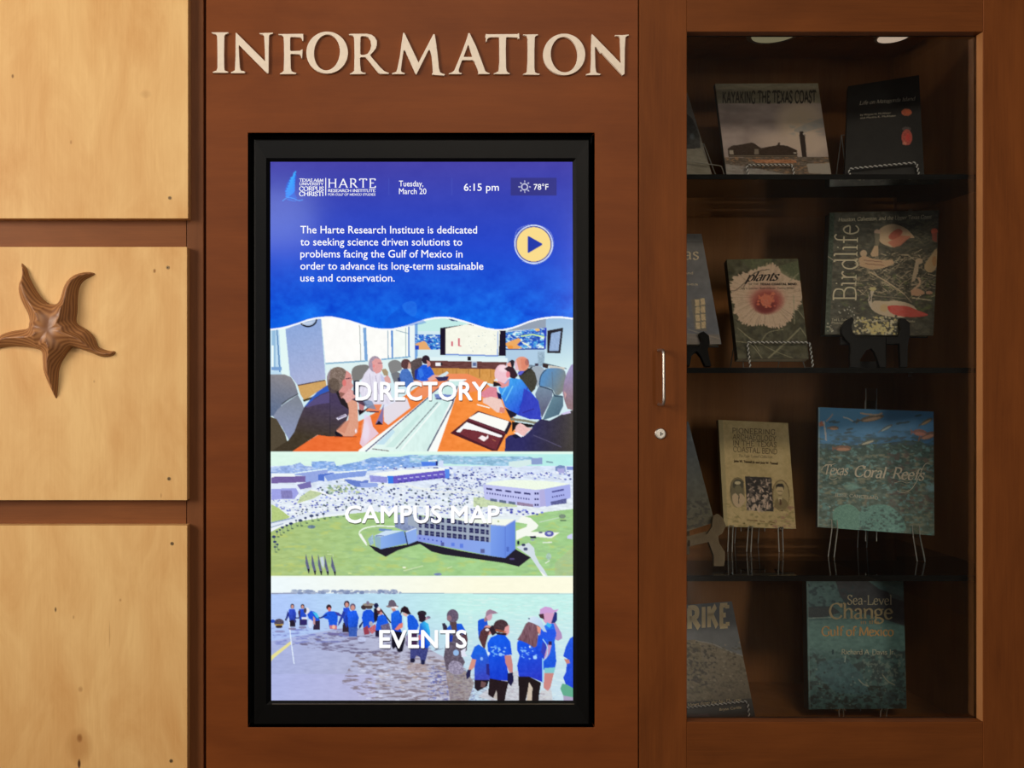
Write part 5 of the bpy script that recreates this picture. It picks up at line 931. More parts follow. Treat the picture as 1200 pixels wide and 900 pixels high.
SQ = [(316.4,188.2),(670.9,188.6),(672.7,822.4),(318.0,822.4)]
tvs = Surf(W(317,188,.0092), W(672,188,.0092), W(317,822,.0092))
M_PIC = art_mat('display_pixels', emissive=True, gain=1.0)
def keep(px, py):
    w0 = py < wave(px); a = ~w0 & (py < 530.8); b = (py >= 530.8) & (py < 676); c = py >= 676
    return {'banner_image': w0, 'meeting_image': a, 'campus_image': b, 'event_image': c}
labs = {'banner_image': 'deep blue banner with a wavy white lower edge', 'meeting_image': 'picture of people around a conference table', 'campus_image': 'aerial picture of campus buildings and lawn', 'event_image': 'picture of people in blue shirts wading in water'}
for o in art_sheet('banner_image', cv, tvs, SQ, 1.25, M_PIC, tv, 0, keep): o['label'] = labs[o.name.split('.')[0]]
TW = emit_mat('display_white', (252,252,255)); TSH = emit_mat('display_shadow', (54,48,52), 1.0, .5); TB = emit_mat('display_pale_blue', (206,222,255))
B_ = dict(font='sans', bold=.023)
big = [('DIRECTORY', 416.5, 571, 468.6, 468.6, 20.6, B_), ('CAMPUS MAP', 404, 585.5, 612.4, 612.4, 19.4, B_), ('EVENTS', 444.4, 547, 758.8, 758.8, 20, B_)]
lettering([(t, a+.6, b+.6, c+1.5, d+1.5, e, s) for t, a, b, c, d, e, s in big], tvs, TSH, tv, 'lettering_shadow', .0002)
lettering(big, tvs, TW, tv, 'lettering', .0004)
small = dict(font='sans', bold=.005)
lettering([('The Harte Research Institute is dedicated', 352, 559, 273.4, 273.6, 8.6, small), ('to seeking science driven solutions to', 352, 541.6, 287.6, 287.8, 8.6, small), ('problems facing the Gulf of Mexico in', 352, 542, 301.6, 301.8, 8.6, small), ('order to advance its long-term sustainable', 352, 566.4, 315.8, 316, 8.6, small), ('use and conservation.', 352, 462.6, 329.8, 329.9, 8.6, small),
           ('Tuesday,', 467.6, 496, 218.4, 218.5, 6.6, small), ('March 20', 467.6, 499.6, 227.4, 227.5, 6.6, small), ('6:15 pm', 543.6, 584.6, 223.6, 223.6, 8.4, small), ('78°F', 625.4, 642.6, 222.4, 222.4, 6.6, small)], tvs, TW, tv, 'lettering', .0004)
se = dict(font='skel', thick=.13, thin=.07, serif=.05, sth=.05)
lettering([('TEXAS A&M', 351, 379, 212.9, 213, 3.4, se), ('UNIVERSITY', 351, 379, 217.1, 217.2, 3.1, se), ('CORPUS', 350.6, 379.4, 223.5, 223.6, 4.7, se), ('CHRISTI', 350.6, 379.2, 229.6, 229.7, 4.9, se),
           ('HARTE', 384.4, 440.4, 219.9, 219.9, 10.2, dict(font='skel', thick=.105, thin=.04, serif=.05, track=.2)), ('RESEARCH INSTITUTE', 384.4, 440, 225, 225, 3.1, se), ('FOR GULF OF MEXICO STUDIES', 384.4, 440, 229.2, 229.2, 2.4, dict(font='skel', thick=.12, thin=.08, serif=.03))], tvs, TW, tv, 'lettering', .0004)
m = MB(); q = [tvs.hit(381.2, 208.6, .0004), tvs.hit(382.2, 208.6, .0004), tvs.hit(382.2, 229.2, .0004), tvs.hit(381.2, 229.2, .0004)]; m.add(q, [(0,3,2,1)]); m.build('divider_line', TW, tv)
# ------------------------------------------------------------------ books and their stands
M_PAGES = plain('page_edges', (205,192,165), .8, noise=.12, nscale=300)
M_ACRYL = glass_mat('clear_acrylic', (.93,.94,.93), 1.49)
M_ACEDGE = plain('acrylic_edge', (215,210,200), .25, noise=.1)  # pale colour paints the bright highlight lines along the clear plastic edges
M_EBONY = plain('black_lacquered_wood', (8,8,9), .4, noise=.2, spec=.2)
M_GREYWOOD = wood('grey_carved_wood', (96,82,62), (140,122,94), 'Z', .5, 60, 9, 2.2, .4)
GAIN = 2.75
def basis(s):
    """sheet directions: u to the right, v up along the cover, n to the viewer"""
    u = Vector((1,0,0)); u = (u-s.n*u.dot(s.n)).normalized(); v = s.n.cross(u).normalized()
    if v.z < 0: v = -v
    return u, v, s.n
def book(label, quad, depths, thick, cv, gain=GAIN, spine_col=(40,38,34), rough=.34, group=None, res=1.3, hard=True, cover_lab=None):
    (TL, TR, BR, BL), (dBL, dBR, dTL) = quad, depths
    s = Surf(W(*BL, dBL), W(*BR, dBR), W(*TL, dTL))
    q = [s.hit(*p) for p in (TL, TR, BR, BL)]; n = s.n
    base = (q[2]+q[3])/2-n*thick*.5
    bk = empty('book', base, label, 'book', group)
    c_ = cv.a
    cv.b = lin(np.clip(c_, 0, 255))*gain; mx_ = cv.b.max(-1, keepdims=True); cv.b = cv.b*np.minimum(1, .82/np.maximum(mx_, 1e-4))
    o = art_sheet('front_cover', cv, s, quad, res, art_mat('printed_cover', rough=rough, coat=.15), bk, 0)[0]
    if cover_lab: o['label'] = cover_lab
    ct = .0022 if hard else .0008; ins = .003 if hard else .0006
    mc = plain('cover_board', spine_col, .5, noise=.15)
    def inset(q, i):
        c = sum(q, Vector())/4; u = (q[1]-q[0]).normalized(); v = (q[0]-q[3]).normalized()
        return [q[0]+u*i-v*i, q[1]-u*i-v*i, q[2]-u*i+v*i, q[3]+u*i+v*i]
    m = MB(); m.slab(q, n, -.0001, -ct); m.build('cover_board', mc, bk)
    m = MB(); m.slab(q, n, -thick+ct, -thick); m.build('back_cover', mc, bk)
    u = (q[1]-q[0]).normalized(); m = MB(); m.slab([q[0], q[0]+u*ct, q[3]+u*ct, q[3]], n, -ct, -thick+ct); m.build('spine', mc, bk)
    m = MB(); m.slab(inset(q, ins), n, -ct, -thick+ct); m.build('page_block', M_PAGES, bk)
    return bk, s, q
def resample(pts, step):
    out = [pts[0]]; acc = 0
    for a, b in zip(pts[:-1], pts[1:]):
        L = (b-a).length; d = step-acc
        while d <= L: out.append(a+(b-a)*(d/L)); d += step
        acc = (acc+L) % step if d > L else 0; acc = L-(d-step)
    return out
def rope(mb, pts, r=.0014, pitch=.009):
    P = resample(pts, .0008); n = len(P)
    t0 = (P[1]-P[0]).normalized(); a = t0.cross(Vector((0,1,.2))).normalized(); A = []
    for i, p in enumerate(P):
        t = (P[min(i+1, n-1)]-P[max(i-1, 0)]).normalized(); a = (a-t*a.dot(t)).normalized(); A.append((a.copy(), t.cross(a)))
    for q_, ph in enumerate((0, math.pi)):
        mb.tube([p+(A[i][0]*math.cos(ph+2*math.pi*i*.0008/pitch)+A[i][1]*math.sin(ph+2*math.pi*i*.0008/pitch))*r*.85 for i, p in enumerate(P)], r*(.9, .6)[q_], 5, q_)
def wire_stand(label, s, q, lipL, lipR, zs, thick, twisted=True, group=None, frame_h=.55):
    u, v, n = basis(s); A = s.hit(*lipL, lift=.010); B = s.hit(*lipR, lift=.010)
    bl = (q[3]+q[2])/2
    def under(P):   # point at the level just below the cover's bottom edge
        k = (P-bl).dot(v); return P-v*(k+.0035)
    A1, B1 = under(A), under(B)
    fA = Vector((A1.x, A1.y, zs+.0032)); fB = Vector((B1.x, B1.y, zs+.0032))
    st = empty('book_stand', (fA+fB)/2, label, 'stand', group)
    r_ = .004; w_ = (B-A).normalized(); m = MB()
    path = [fA, A-v*r_*1.2, A-v*r_*.3+w_*r_*.35, A+w_*r_*1.3, B-w_*r_*1.3, B-v*r_*.3-w_*r_*.35, B-v*r_*1.2, fB]
    if twisted: rope(m, path); m.build('front_lip', [M_WIRE_LIT, M_WIRE_SHADED], st)
    else: m.tube(path, .0011, 8); m.build('front_lip', M_WIRE, st)
    def back(P, dn=.003): Q = P-n*(.010+thick+dn); Q.y += .005; Q.z = zs+.0013; return Q
    bA, bB = back(A1), back(B1); H_ = (q[0]-q[3]).length*frame_h
    tA, tB = bA+v*H_+w_*.012, bB+v*H_-w_*.012
    m = MB(); m.tube([Vector((A1.x, A1.y+.002, zs+.0013)), bA], .0011, 6); m.tube([Vector((B1.x, B1.y+.002, zs+.0013)), bB], .0011, 6); m.tube([bA, tA, tB, bB], .0011, 6); m.build('back_frame', M_WIRE, st)
    rl = min(.40, ((tA+tB)/2).y+.045); m = MB()
    for T in (tA, tB): m.tube([T, Vector((T.x, rl, zs+.0012))], .0011, 6)
    m.tube([Vector((tA.x, rl, zs+.0012)), Vector((tB.x, rl, zs+.0012))], .0011, 6); m.build('rear_leg', M_WIRE, st)
    return st
def plate(s, poly, l0, l1, mb, mi=0):
    """outline (px) on the sheet, thick from lift l0 to l1"""
    loops = [s.hit(*p, lift=0) for p in poly]; u, v, n = basis(s); o = loops[0]
    P2 = [((p-o).dot(u), (p-o).dot(v)) for p in loops]
    r = delaunay_2d_cdt([Vector(p) for p in P2], [(i, (i+1) % len(P2)) for i in range(len(P2))], [], 1, 1e-6)
    m_ = len(r[0]); V = [o+u*p[0]+v*p[1]+n*l1 for p in r[0]]+[o+u*p[0]+v*p[1]+n*l0 for p in r[0]]
    F = [tuple(f) for f in r[2]]+[tuple(i+m_ for i in f[::-1]) for f in r[2]]
    mp_ = {}
    for i, oo in enumerate(r[3]):
        for x in oo: mp_[x] = i
    k = len(P2)
    for i in range(k): a, b = mp_[i], mp_[(i+1) % k]; F.append((a, m_+a, m_+b, b))
    mb.add(V, F, mi)
def cvs(q, bg, seed): 
    xs = [p[0] for p in q]; ys = [p[1] for p in q]
    return Canvas(min(xs)-2, min(ys)-2, max(xs)+2, max(ys)+2, 2.6, bg, seed)
INK = {}
def ink(rgb, gain=GAIN):
    k = (rgb, gain)
    if k not in INK:
        m_, nt, b = mat_new('printing_ink'); c = lin(rgb)*gain; c = c*min(1, .85/max(c)); b.inputs['Base Color'].default_value = (*c, 1); b.inputs['Roughness'].default_value = .4; INK[k] = m_
    return INK[k]
BG = 'books displayed on stands in the glass cabinet'; SG = 'stands holding the displayed books'
ITAL = dict(font='skel', thick=.09, thin=.045, serif=.03, slant=.25, track=.02)
TINY = dict(font='sans')
SZ1, SZ2, SZ3 = SH

# --- top shelf: coast book with a pale sky
q = [(838,98),(958.5,97.6),(976.4,221),(853.4,221)]
c = cvs(q, (92,86,76), 21); A_ = R(830,90,985,230)
c.grad(A_, (80,77,66), (92,88,74), (840,98), (955,110), amp=6, nsx=7, nsy=2)
c.poly([(838,121.5),(962,121),(985,190),(840,190)], (104,93,88), amp=8, nsx=16, nsy=9); c.ell(938,140,30,24,(150,134,112),.85,soft=1.3); c.ell(925,166,46,15,(138,122,108),.7,soft=1.3); c.ell(950,172,30,16,(150,134,118),.6,soft=1.3); c.ell(858,126,22,5,(78,72,68),.5,soft=1.2,ang=.1)
c.poly([(930,153),(940,147),(950,143),(966,138),(972,142),(968,148),(950,153),(940,156)], (92,94,94), .5, sm=3); c.nblend([(925,138),(972,136),(972,158),(925,160)], (94,96,96), 7, 2.4, .2, .5, .45)
c.poly([(853,174),(858,170.5),(864,170),(880,167.2),(883,167.4),(892,173.6),(902,171.6),(908,170.6),(911,170),(912,167),(914,167),(914,170),(922,170.6),(934,176),(934.6,183.6),(930,184.6),(853.6,184)], (40,31,25), amp=6); c.rect(855,176,859.6,181,(108,100,88)); c.rect(884,175,889,181,(84,76,66)); c.rect(930,178.6,933.2,180.4,(120,114,104)); c.line([(854,182.4),(934,183)],.7,(84,76,64))
c.poly([(936.6,157.4),(943.2,157.2),(945.6,185),(940,185)], (34,27,24)); c.rect(937,154,941.4,158.4,(30,24,22)); c.ell(942,157,.9,1.2,(196,186,170))
c.poly([(849,184.4),(972,183.6),(978,226),(852,226)], (66,58,50), amp=16, nsx=3, nsy=1); c.nblend([(849,184),(972,184),(978,226),(852,226)], (110,84,60), 4, 1.2, .3, .3, .8); c.poly([(880,187),(932,187.4),(934,191),(886,191)], (136,86,56), .7, amp=26, nsx=2, nsy=1); c.poly([(850,192),(880,196),(920,204),(976,206),(980,226),(852,226)], (96,92,88), .85, amp=12, nsx=5, nsy=1.6); c.poly([(945,192),(973,191),(977,204),(948,203)], (108,102,94), .9)
bk, s, qq = book('book with a pale sky, dark beach houses and a lighthouse, left on the top shelf', q, (.20,.20,.29), .010, c, gain=3.6, group=BG, spine_col=(70,66,58), hard=False)
lettering([('KAYAKING THE TEXAS COAST', 846.5, 956, 121, 120, 13.2, dict(font='skel', thick=.16, thin=.13, serif=.0, track=.08))], s, ink((44,41,37)), bk)
wire_stand('twisted wire stand holding the book with the lighthouse cover', s, qq, (872.6,196.6), (926,196.2), SZ1, .010, group=SG)
# --- top shelf: black book
q = [(994,101),(1077,88),(1083.5,212),(989.6,218)]
c = cvs(q, (14,13,11), 22); c.poly(R(980,80,1090,230), (14,13,11), amp=3, nsx=9, nsy=9)
c.ell(1062.4,131.6,6,4.2,(140,72,48),amp=16); c.ell(1064,131,3,2.4,(156,76,44),.8); c.ell(1062.4,151,5.4,2.4,(58,52,50),amp=8); c.ell(1062.8,161,6.2,9.4,(130,56,46),amp=16); c.ell(1064,161,3,5,(172,52,46),.8,soft=1); c.ell(1060,168,2.4,2,(170,110,90),.7)
bk, s, qq = book('black book with a small orange blob and a red blob, right on the top shelf', q, (.175,.135,.25), .013, c, group=BG, spine_col=(16,15,14), rough=.5)
lettering([('Life on Matagorda Island', 1007, 1072, 123, 117.6, 4.2, ITAL), ('by Wayne H. McAlister', 1008, 1044, 136, 133.4, 2.2, TINY), ('and Martha K. McAlister', 1008, 1050, 139.6, 136.6, 2.2, TINY)], s, ink((112,106,92), 4), bk)
wire_stand('twisted wire stand holding the black book on the top shelf', s, qq, (992.8,201), (1072,193.6), SZ1, .013, group=SG)
# --- top shelf: partly hidden book at the left
q = [(712,116),(805.6,109),(839.2,220.4),(745,218)]
c = cvs(q, (74,70,62), 23); c.grad(R(705,100,845,235), (70,68,66), (84,80,70), (800,120), (830,220), amp=8, nsx=5, nsy=3); c.poly([(700,130),(806,134),(812,140),(820,160),(821,176),(806,176),(700,172)], (34,34,34), amp=12, nsx=3, nsy=3); c.ell(811,160,3,4,(70,78,84),.7,soft=1); c.poly([(700,176),(822,174),(836,205),(841,228),(700,228)], (92,88,78), amp=8, nsx=6, nsy=1.5)
bk, s, qq = book('grey book cut off by the door frame, at the left end of the top shelf', q, (.17,.2,.3), .009, c, group=BG, spine_col=(60,58,54), hard=False)
wire_stand('plain grey wire stand under the cut-off book on the top shelf', s, qq, (757,186), (843,198.4), SZ1, .009, twisted=False, group=SG)

# --- second shelf: slate book with a lit window
q = [(727,274),(822,274),(845.4,403.4),(740,404)]
c = cvs(q, (76,76,78), 24); c.grad(R(720,270,850,406), (82,80,78), (72,74,80), (800,274), (820,400), amp=5, nsx=7, nsy=5); c.rect(720,283,825,284,(62,60,58))
c.poly([(810,351),(826,348.6),(828,388),(814,387)], (90,82,68), .6, amp=8)
for i in range(2):
    for k in range(4): c.poly([(814.4+i*6.4+k*.3,351+k*9-i*1),(819.4+i*6.4+k*.3,350.6+k*9-i),(819.8+i*6.4+k*.3,358.4+k*9-i),(814.8+i*6.4+k*.3,358.6+k*9-i)], (142,126,98), amp=16, nsx=2, nsy=2)
c.poly([(730,360),(806,358),(808,372),(730,372)], (100,90,72), .5, amp=20); c.poly([(730,388),(843,392),(845,404),(730,404)], (92,84,76), .8, amp=8, nsx=8, nsy=1.4); c.line([(806,386),(843,397)],1.0,(120,110,96),.6)
bk, s, qq = book('slate grey book with a lit window picture, cut off left on the second shelf', q, (.15,.15,.24), .018, c, group=BG, spine_col=(60,60,62))
lettering([('Texas', 768, 819, 304, 304, 13, dict(font='skel', thick=.1, thin=.045, serif=.05)), ('at the edge of land', 762, 812, 320, 321.6, 3, TINY), ('and sea', 786, 818, 334, 334.6, 3, TINY)], s, ink((140,128,106)), bk)
def ebony_stand(label, s, polys, bar, legs_back, zs, mat, grp=SG):
    mids = s.hit(*polys[0][len(polys[0])//2]); st = empty('book_stand', Vector((mids.x, mids.y, zs)), label, 'stand', grp); u, v, n = basis(s)
    for P in polys: m = MB(); plate(s, P, .0035, .012, m); m.build('side_bracket', mat, st)
    m = MB(); plate(s, bar, -.002, .0033, m); m.build('cross_bar', mat, st)
    (x0, x1, yb, yt, th) = legs_back; m = MB(); plate(s, [(x0,yt),(x0+6,yt),(x0+9,yb),(x0,yb)], -th-.010, -th-.003, m); plate(s, [(x1-6,yt),(x1,yt),(x1,yb),(x1-9,yb)], -th-.010, -th-.003, m); plate(s, [(x0,yb-8),(x1,yb-8),(x1,yb),(x0,yb)], -th-.017, -th-.0102, m); m.build('back_rest', mat, st)
    m = MB(); a = s.hit((x0+x1)/2, yt+6, lift=-th-.012); b = Vector((a.x, min(.40, a.y+.05), zs+.0055)); m.tube([a, b], .004, 8); m.tube([s.hit(x0+3, (yt+yb)/2, lift=-th-.0105), a, s.hit(x1-3, (yt+yb)/2, lift=-th-.0105)], .003, 6); m.build('rear_leg', mat, st)
    return st
ebony_stand('black carved wooden stand under the cut-off slate grey book', s, [[(817,393),(822,391),(828.4,396),(829.4,405),(827,412),(828,419),(831,431),(824,431),(819,420),(814,414),(808,420),(806,431),(800,431),(799,412),(817,409),(820,402)], [(765,393),(760,391),(754,396),(753,405),(756,431),(764,431),(768,414),(790,412),(790,408),(768,407)]], [(756,405.5),(828,405.5),(828,414),(756,414)], (770,812,424,340,.018), SZ2, M_EBONY)
# --- second shelf: flower book
q = [(851.6,304),(935,303),(948,420.4),(864.6,420.4)]
c = cvs(q, (62,58,46), 25); A_ = R(845,298,952,426); c.poly(A_, (60,58,44), amp=12, nsx=5, nsy=5); c.nblend([(870,300),(938,300),(944,335),(880,318)], (78,84,58), 5, 4, .1, .5, .8); c.nblend(A_, (40,40,32), 6, 5, .2, .5, .8)
pet = [(854,345),(858,336),(866,330),(870,318),(878,311),(890,310),(900,317),(912,318),(926,322),(934,330),(938,342),(940,352),(934,362),(930,372),(920,378),(908,383),(896,384),(884,381),(874,374),(864,370),(857,360)]
def ray_r(th): 
    ex, ey = (43 if math.cos(th) > 0 else 44), (36 if math.sin(th) > 0 else 37)
    return ex*ey/math.hypot(ey*math.cos(th), ex*math.sin(th))*(1+.07*math.cos(5*th+.9))
NP = 220; pp = []
for k in range(NP):
    th = 2*math.pi*k/NP; rr_ = ray_r(th)*(1+c.rng.uniform(-.075, .05)); pp.append((898+rr_*math.cos(th), 348+rr_*math.sin(th)))
c.poly(pp, (148,128,108), amp=10, nsx=3, nsy=3)
for k in range(260):
    th = c.rng.uniform(0, 2*math.pi); r1 = ray_r(th); r0 = c.rng.uniform(.35, .8)*r1; r1 *= c.rng.uniform(.8, 1.02)
    c.line([(898+r0*math.cos(th), 348+r0*math.sin(th)), (898+r1*math.cos(th), 348+r1*math.sin(th))], .7, [(172,152,130),(116,94,80),(156,136,116)][k % 3], .45)
c.poly([(912,312),(940,304),(942,330),(926,326),(916,320)], (70,76,54), .7, amp=10); c.poly([(866,304),(906,304),(898,312),(878,314)], (70,74,52), .5, amp=10)
c.ell(898,349,23,17,(136,86,76),.7,soft=1.2); c.ell(899,353,19,14.6,(116,50,44),.9,soft=.9,amp=8); c.ell(897,358,13,10,(84,30,30),.9,soft=.8); c.ell(898,352,7,7,(150,84,66),amp=20); c.dots(R(888,344,908,360), 26, .9, 1.8, [(186,108,82),(168,88,66)], 1.2)
for a, b in (((892,351),(889,346)),((897,350),(896,343.6)),((901,350),(904,345)),((904,352),(906,347))): c.line([a, b],1.6,(196,112,82))
for pts, w_ in (([(864,384),(880,398),(890,412)],1.0), ([(900,420),(918,404),(938,384)],1.8), ([(890,404),(900,390),(918,386)],1.0), ([(938,384),(948,400),(950,410)],1.2), ([(862,400),(880,404),(896,424)],1.0), ([(925,330),(936,320)],1.2), ([(930,345),(931,380)],1.0), ([(934,362),(946,378)],.9), ([(872,392),(905,410),(930,420)],.8)): c.curve(pts, w_, (112,108,86), .8)
c.curve([(850,338),(860,341),(872,332),(882,322),(892,317),(902,316)],.8,(44,34,28)); c.curve([(870,339),(874,332),(880,324),(885,319)],1.2,(36,28,24),.5)
bk, s, qq = book('book with one large pale pink hibiscus flower on the second shelf', q, (.15,.15,.24), .016, c, group=BG, spine_col=(58,56,44), hard=False)
lettering([('plants', 873.5, 910.5, 329.6, 328.6, 10.5, dict(font='skel', thick=.13, thin=.04, serif=.0, slant=.5, track=-.03)), ('OF THE', 877.5, 888.5, 334.2, 334.2, 2.3, TINY), ('TEXAS COASTAL BEND', 890.5, 933.5, 334.4, 334.2, 2.4, dict(font='sans', bold=.05)), ('Roy L. Lehman  Ruth O\'Brien  Tammy White', 868, 930.5, 339.2, 338.8, 2.2, TINY)], s, ink((30,22,18)), bk)
wire_stand('twisted wire stand holding the hibiscus book', s, qq, (873.4,403.4), (946,403.6), SZ2, .016, group=SG)
# --- second shelf: bird book
q = [(972.4,249),(1100.6,246.4),(1093.8,393.4),(966.6,391.6)]
c = cvs(q, (54,52,44), 26); A_ = R(960,240,1106,398); c.poly(A_, (52,51,43), amp=11, nsx=6, nsy=4); c.nblend(A_, (74,70,58), 5, 2, .25, .4, .7); c.nblend(R(985,320,1100,365), (70,78,46), 7, 4, .2, .5, .7); c.nblend(R(1000,295,1100,345), (110,100,82), 3, 1.4, .25, .3, .8)
c.grad([(970,249),(978,249),(972,392),(964,392)], (36,46,36), (48,54,44), (972,250), (968,390), amp=12)
rr = c.rng
for k in range(190):
    x, y = rr.uniform(1000, 1096), rr.uniform(297, 352); a_ = rr.uniform(-.9, .9); l = rr.uniform(3, 12); c.line([(x,y),(x+l*math.cos(a_),y+l*math.sin(a_))], rr.uniform(.4,.9), [(138,124,102),(40,38,34),(116,104,86),(160,146,120)][int(rr.integers(4))], .7)
for k in range(60):
    x, y = rr.uniform(1060, 1098), rr.uniform(256, 300); a_ = rr.uniform(-.6, .6); l = rr.uniform(4, 12); c.line([(x,y),(x+l*math.cos(a_),y+l*math.sin(a_))], .6, (86,82,64), .7)
c.curve([(1018,318),(1032,326),(1045,334),(1060,345)],1.2,(158,142,116)); c.curve([(968,299),(980,307)],1.0,(110,104,90)); c.curve([(1010,345),(1030,347),(1062,350)],.9,(92,86,70))
c.poly([(1029,272),(1034,266),(1044,262.6),(1052,263.6),(1062,268),(1070,276),(1071,279),(1063,279),(1056,285),(1048,290),(1040,288),(1033,285),(1030,280)], (186,160,128), amp=10, nsx=4, nsy=3, sm=3); c.poly([(1041,277),(1048,270),(1054,268),(1058,272),(1053,278),(1045,281)], (120,58,46), .9, amp=10, sm=2); c.poly([(1040,284),(1048,280),(1056,276),(1068,277),(1063,281),(1055,288),(1047,290)], (142,84,66), .85, amp=10)
c.ell(1028,272,3.6,3.2,(142,120,102)); c.poly([(1024.6,273),(1031,274),(1030,288),(1026,288)], (86,80,66)); c.poly([(1025,288),(1029,288),(1029.4,300),(1022,301),(1020,298)], (146,124,98)); c.ell(1012,297,4,4,(148,128,104)); c.poly([(1006,303),(1012,299),(1022,303),(1036,305),(1046,304),(1048,309),(1036,314),(1022,316),(1008,312)], (146,122,96), amp=12, nsx=3, nsy=1.2); c.line([(1012,305),(1034,307)],.8,(96,60,50)); c.line([(1014,309),(1036,311)],.8,(96,60,50))
c.ell(1095,271,4,3.6,(168,84,66)); c.poly([(1092,274),(1098,272),(1098,284),(1093,282)], (110,60,50)); c.poly([(1083,313),(1086,306),(1092,298),(1098,291),(1098,312),(1092,319),(1086,318)], (186,160,120), amp=10, sm=2); c.ell(1095,306,2.6,6,(184,132,84),.7); c.ell(1077,306,4.4,3.4,(132,116,94)); c.poly([(1073,306),(1077,307),(1076,318),(1072,329),(1068,331),(1070,320)], (128,114,94)); c.curve([(1076,325),(1078,332),(1070,340)],2.6,(150,128,104)); c.poly([(1067,340),(1076,338),(1082,341),(1084,344),(1076,347),(1068,346)], (160,126,100), amp=10); c.ell(1089,343,4,2,(150,116,94)); c.line([(1069,349),(1092,352)],1.2,(150,138,112))
c.curve([(1023,340),(1020,347),(1020,355),(1024,362),(1029,365)],4.2,(176,164,146)); c.ell(1023,338.6,4,2.4,(178,168,120)); c.line([(1019,341),(1020,350),(1019,353)],1.4,(44,46,42)); c.poly([(1021,360),(1024,352.6),(1036,353),(1052,352.6),(1066,356),(1074,362),(1072,368),(1058,372),(1042,371),(1030,368),(1024,364)], (184,166,140), amp=9, nsx=4, nsy=2, sm=2); c.ell(1036,361,5,5,(190,160,110),.7,soft=1); c.poly([(1040,359),(1050,358),(1064,359),(1076,364),(1088,368.6),(1080,371),(1066,371.6),(1052,370),(1043,366)], (150,66,58), amp=14, nsx=3, nsy=2, sm=2); c.ell(1042,361,1.4,3,(140,40,34)); c.line([(1052,361),(1084,369)],.8,(210,110,96),.5); c.line([(1028,350),(1046,350)],.7,(30,30,26))
c.dots([(1002,372),(1050,370),(1052,392),(1000,392)], 170, .5, 1.5, [(214,200,150),(226,214,170),(198,184,120),(240,232,200),(40,38,28)], 1.1, .9); c.dots([(1012,378),(1040,380),(1038,392),(1014,392)], 40, 1, 2, [(226,208,140),(236,222,160)], 1.1); c.dots(R(974,358,1010,372), 14, .4, .8, [(190,186,170)]); c.dots(R(969,378,976,390), 14, .4, .9, [(200,194,170)])
bk, s, qq = book('large bird book with pink wading birds on the second shelf', q, (.19,.165,.23), .024, c, gain=3.3, group=BG, spine_col=(40,46,38), rough=.3)
lettering([('Birdlife', 352.4, 263, 1002.5, 1005.8, 26, dict(font='skel', up=True, thick=.062, thin=.04, serif=.07, track=.03)), ('Houston, Galveston, and the Upper Texas Coast', 982.4, 1091.4, 259.6, 256, 4.2, dict(font='skel', thick=.12, thin=.07, serif=.02, slant=.15)), ('Ted L. Eubanks Jr.,  Robert A. Behrstock,  and Ron J. Weeks', 974.6, 1072, 376, 377.8, 2.8, TINY), ('Photographs', 974.6, 996, 379.4, 379.8, 2.6, TINY)], s, ink((200,190,160)), bk)
ebony_stand('black carved wooden stand under the bird book', s, [[(995.4,373),(989,377),(984,384),(983.6,392),(988,399),(993.4,404),(994,412),(993,420),(994,431.2),(1000,431.2),(1006,421),(1012,412),(1018,409.4),(1022,414),(1025,422),(1028,431.2),(1034,431.2),(1035,397),(1002,396),(996.6,391),(995,384),(998,376)], [(1051.6,374.4),(1057,375),(1062.6,380),(1063,393),(1060.4,407),(1060,431.2),(1052,431.2),(1051,404),(1036,404),(1036,397),(1050,396),(1052.4,388),(1051,380)]], [(984,395.6),(1062,395.6),(1062,404),(984,404)], (1006,1046,428,320,.024), SZ2, M_EBONY)

# --- third shelf: tan archaeology book
q = [(841.7,492),(923.4,495.8),(932.9,619.8),(848.4,617)]
c = cvs(q, (146,128,90), 27); A_ = R(836,486,938,624); c.poly(A_, (150,132,92), amp=10, nsx=12, nsy=12); c.poly(A_, (150,132,92), .4, amp=14, nsx=3, nsy=3); c.poly([(841,492),(847,492),(853,618),(848,618)], (120,110,78), .6); c.nblend([(845,590),(935,590),(935,622),(845,622)], (112,98,58), 6, 3, .2, .5, .7); c.nblend([(905,590),(935,590),(935,622),(905,622)], (124,84,74), 6, 3, .2, .5, .6)
c.poly([(873,558),(904,559.4),(906.8,599.6),(875.6,597.8)], (34,28,26), amp=10)
for k in range(120):
    x, y = rr.uniform(875, 904), rr.uniform(561, 598); a_ = rr.uniform(0, math.pi); l = rr.uniform(1.2, 2.6)+(y > 582)*.6; bcol = (60+int(110*rr.random())+(30 if y > 580 else 0)); c.ell(x, y, l, l*.42, (bcol, int(bcol*.88), int(bcol*.78)), .95, a_)
c.ell(864,577.4,9,17.6,(120,104,70)); c.ell(864,577.4,7.8,16.2,(88,80,58)); c.ell(865,568,6.6,6.4,(60,56,42)); c.ell(864.4,565.8,3.4,2,(176,164,130)); c.ell(865,572.4,4,4,(92,86,62)); c.poly([(858,581),(862,578),(865,581),(868,578),(873,583),(873,588),(868,594),(863,594),(859,589)], (168,146,116), sm=2); c.line([(866,580),(865.6,590)],1.2,(50,42,30)); c.curve([(856,577),(857,566),(862,560.5),(868,561),(872,566)],.8,(60,50,32))
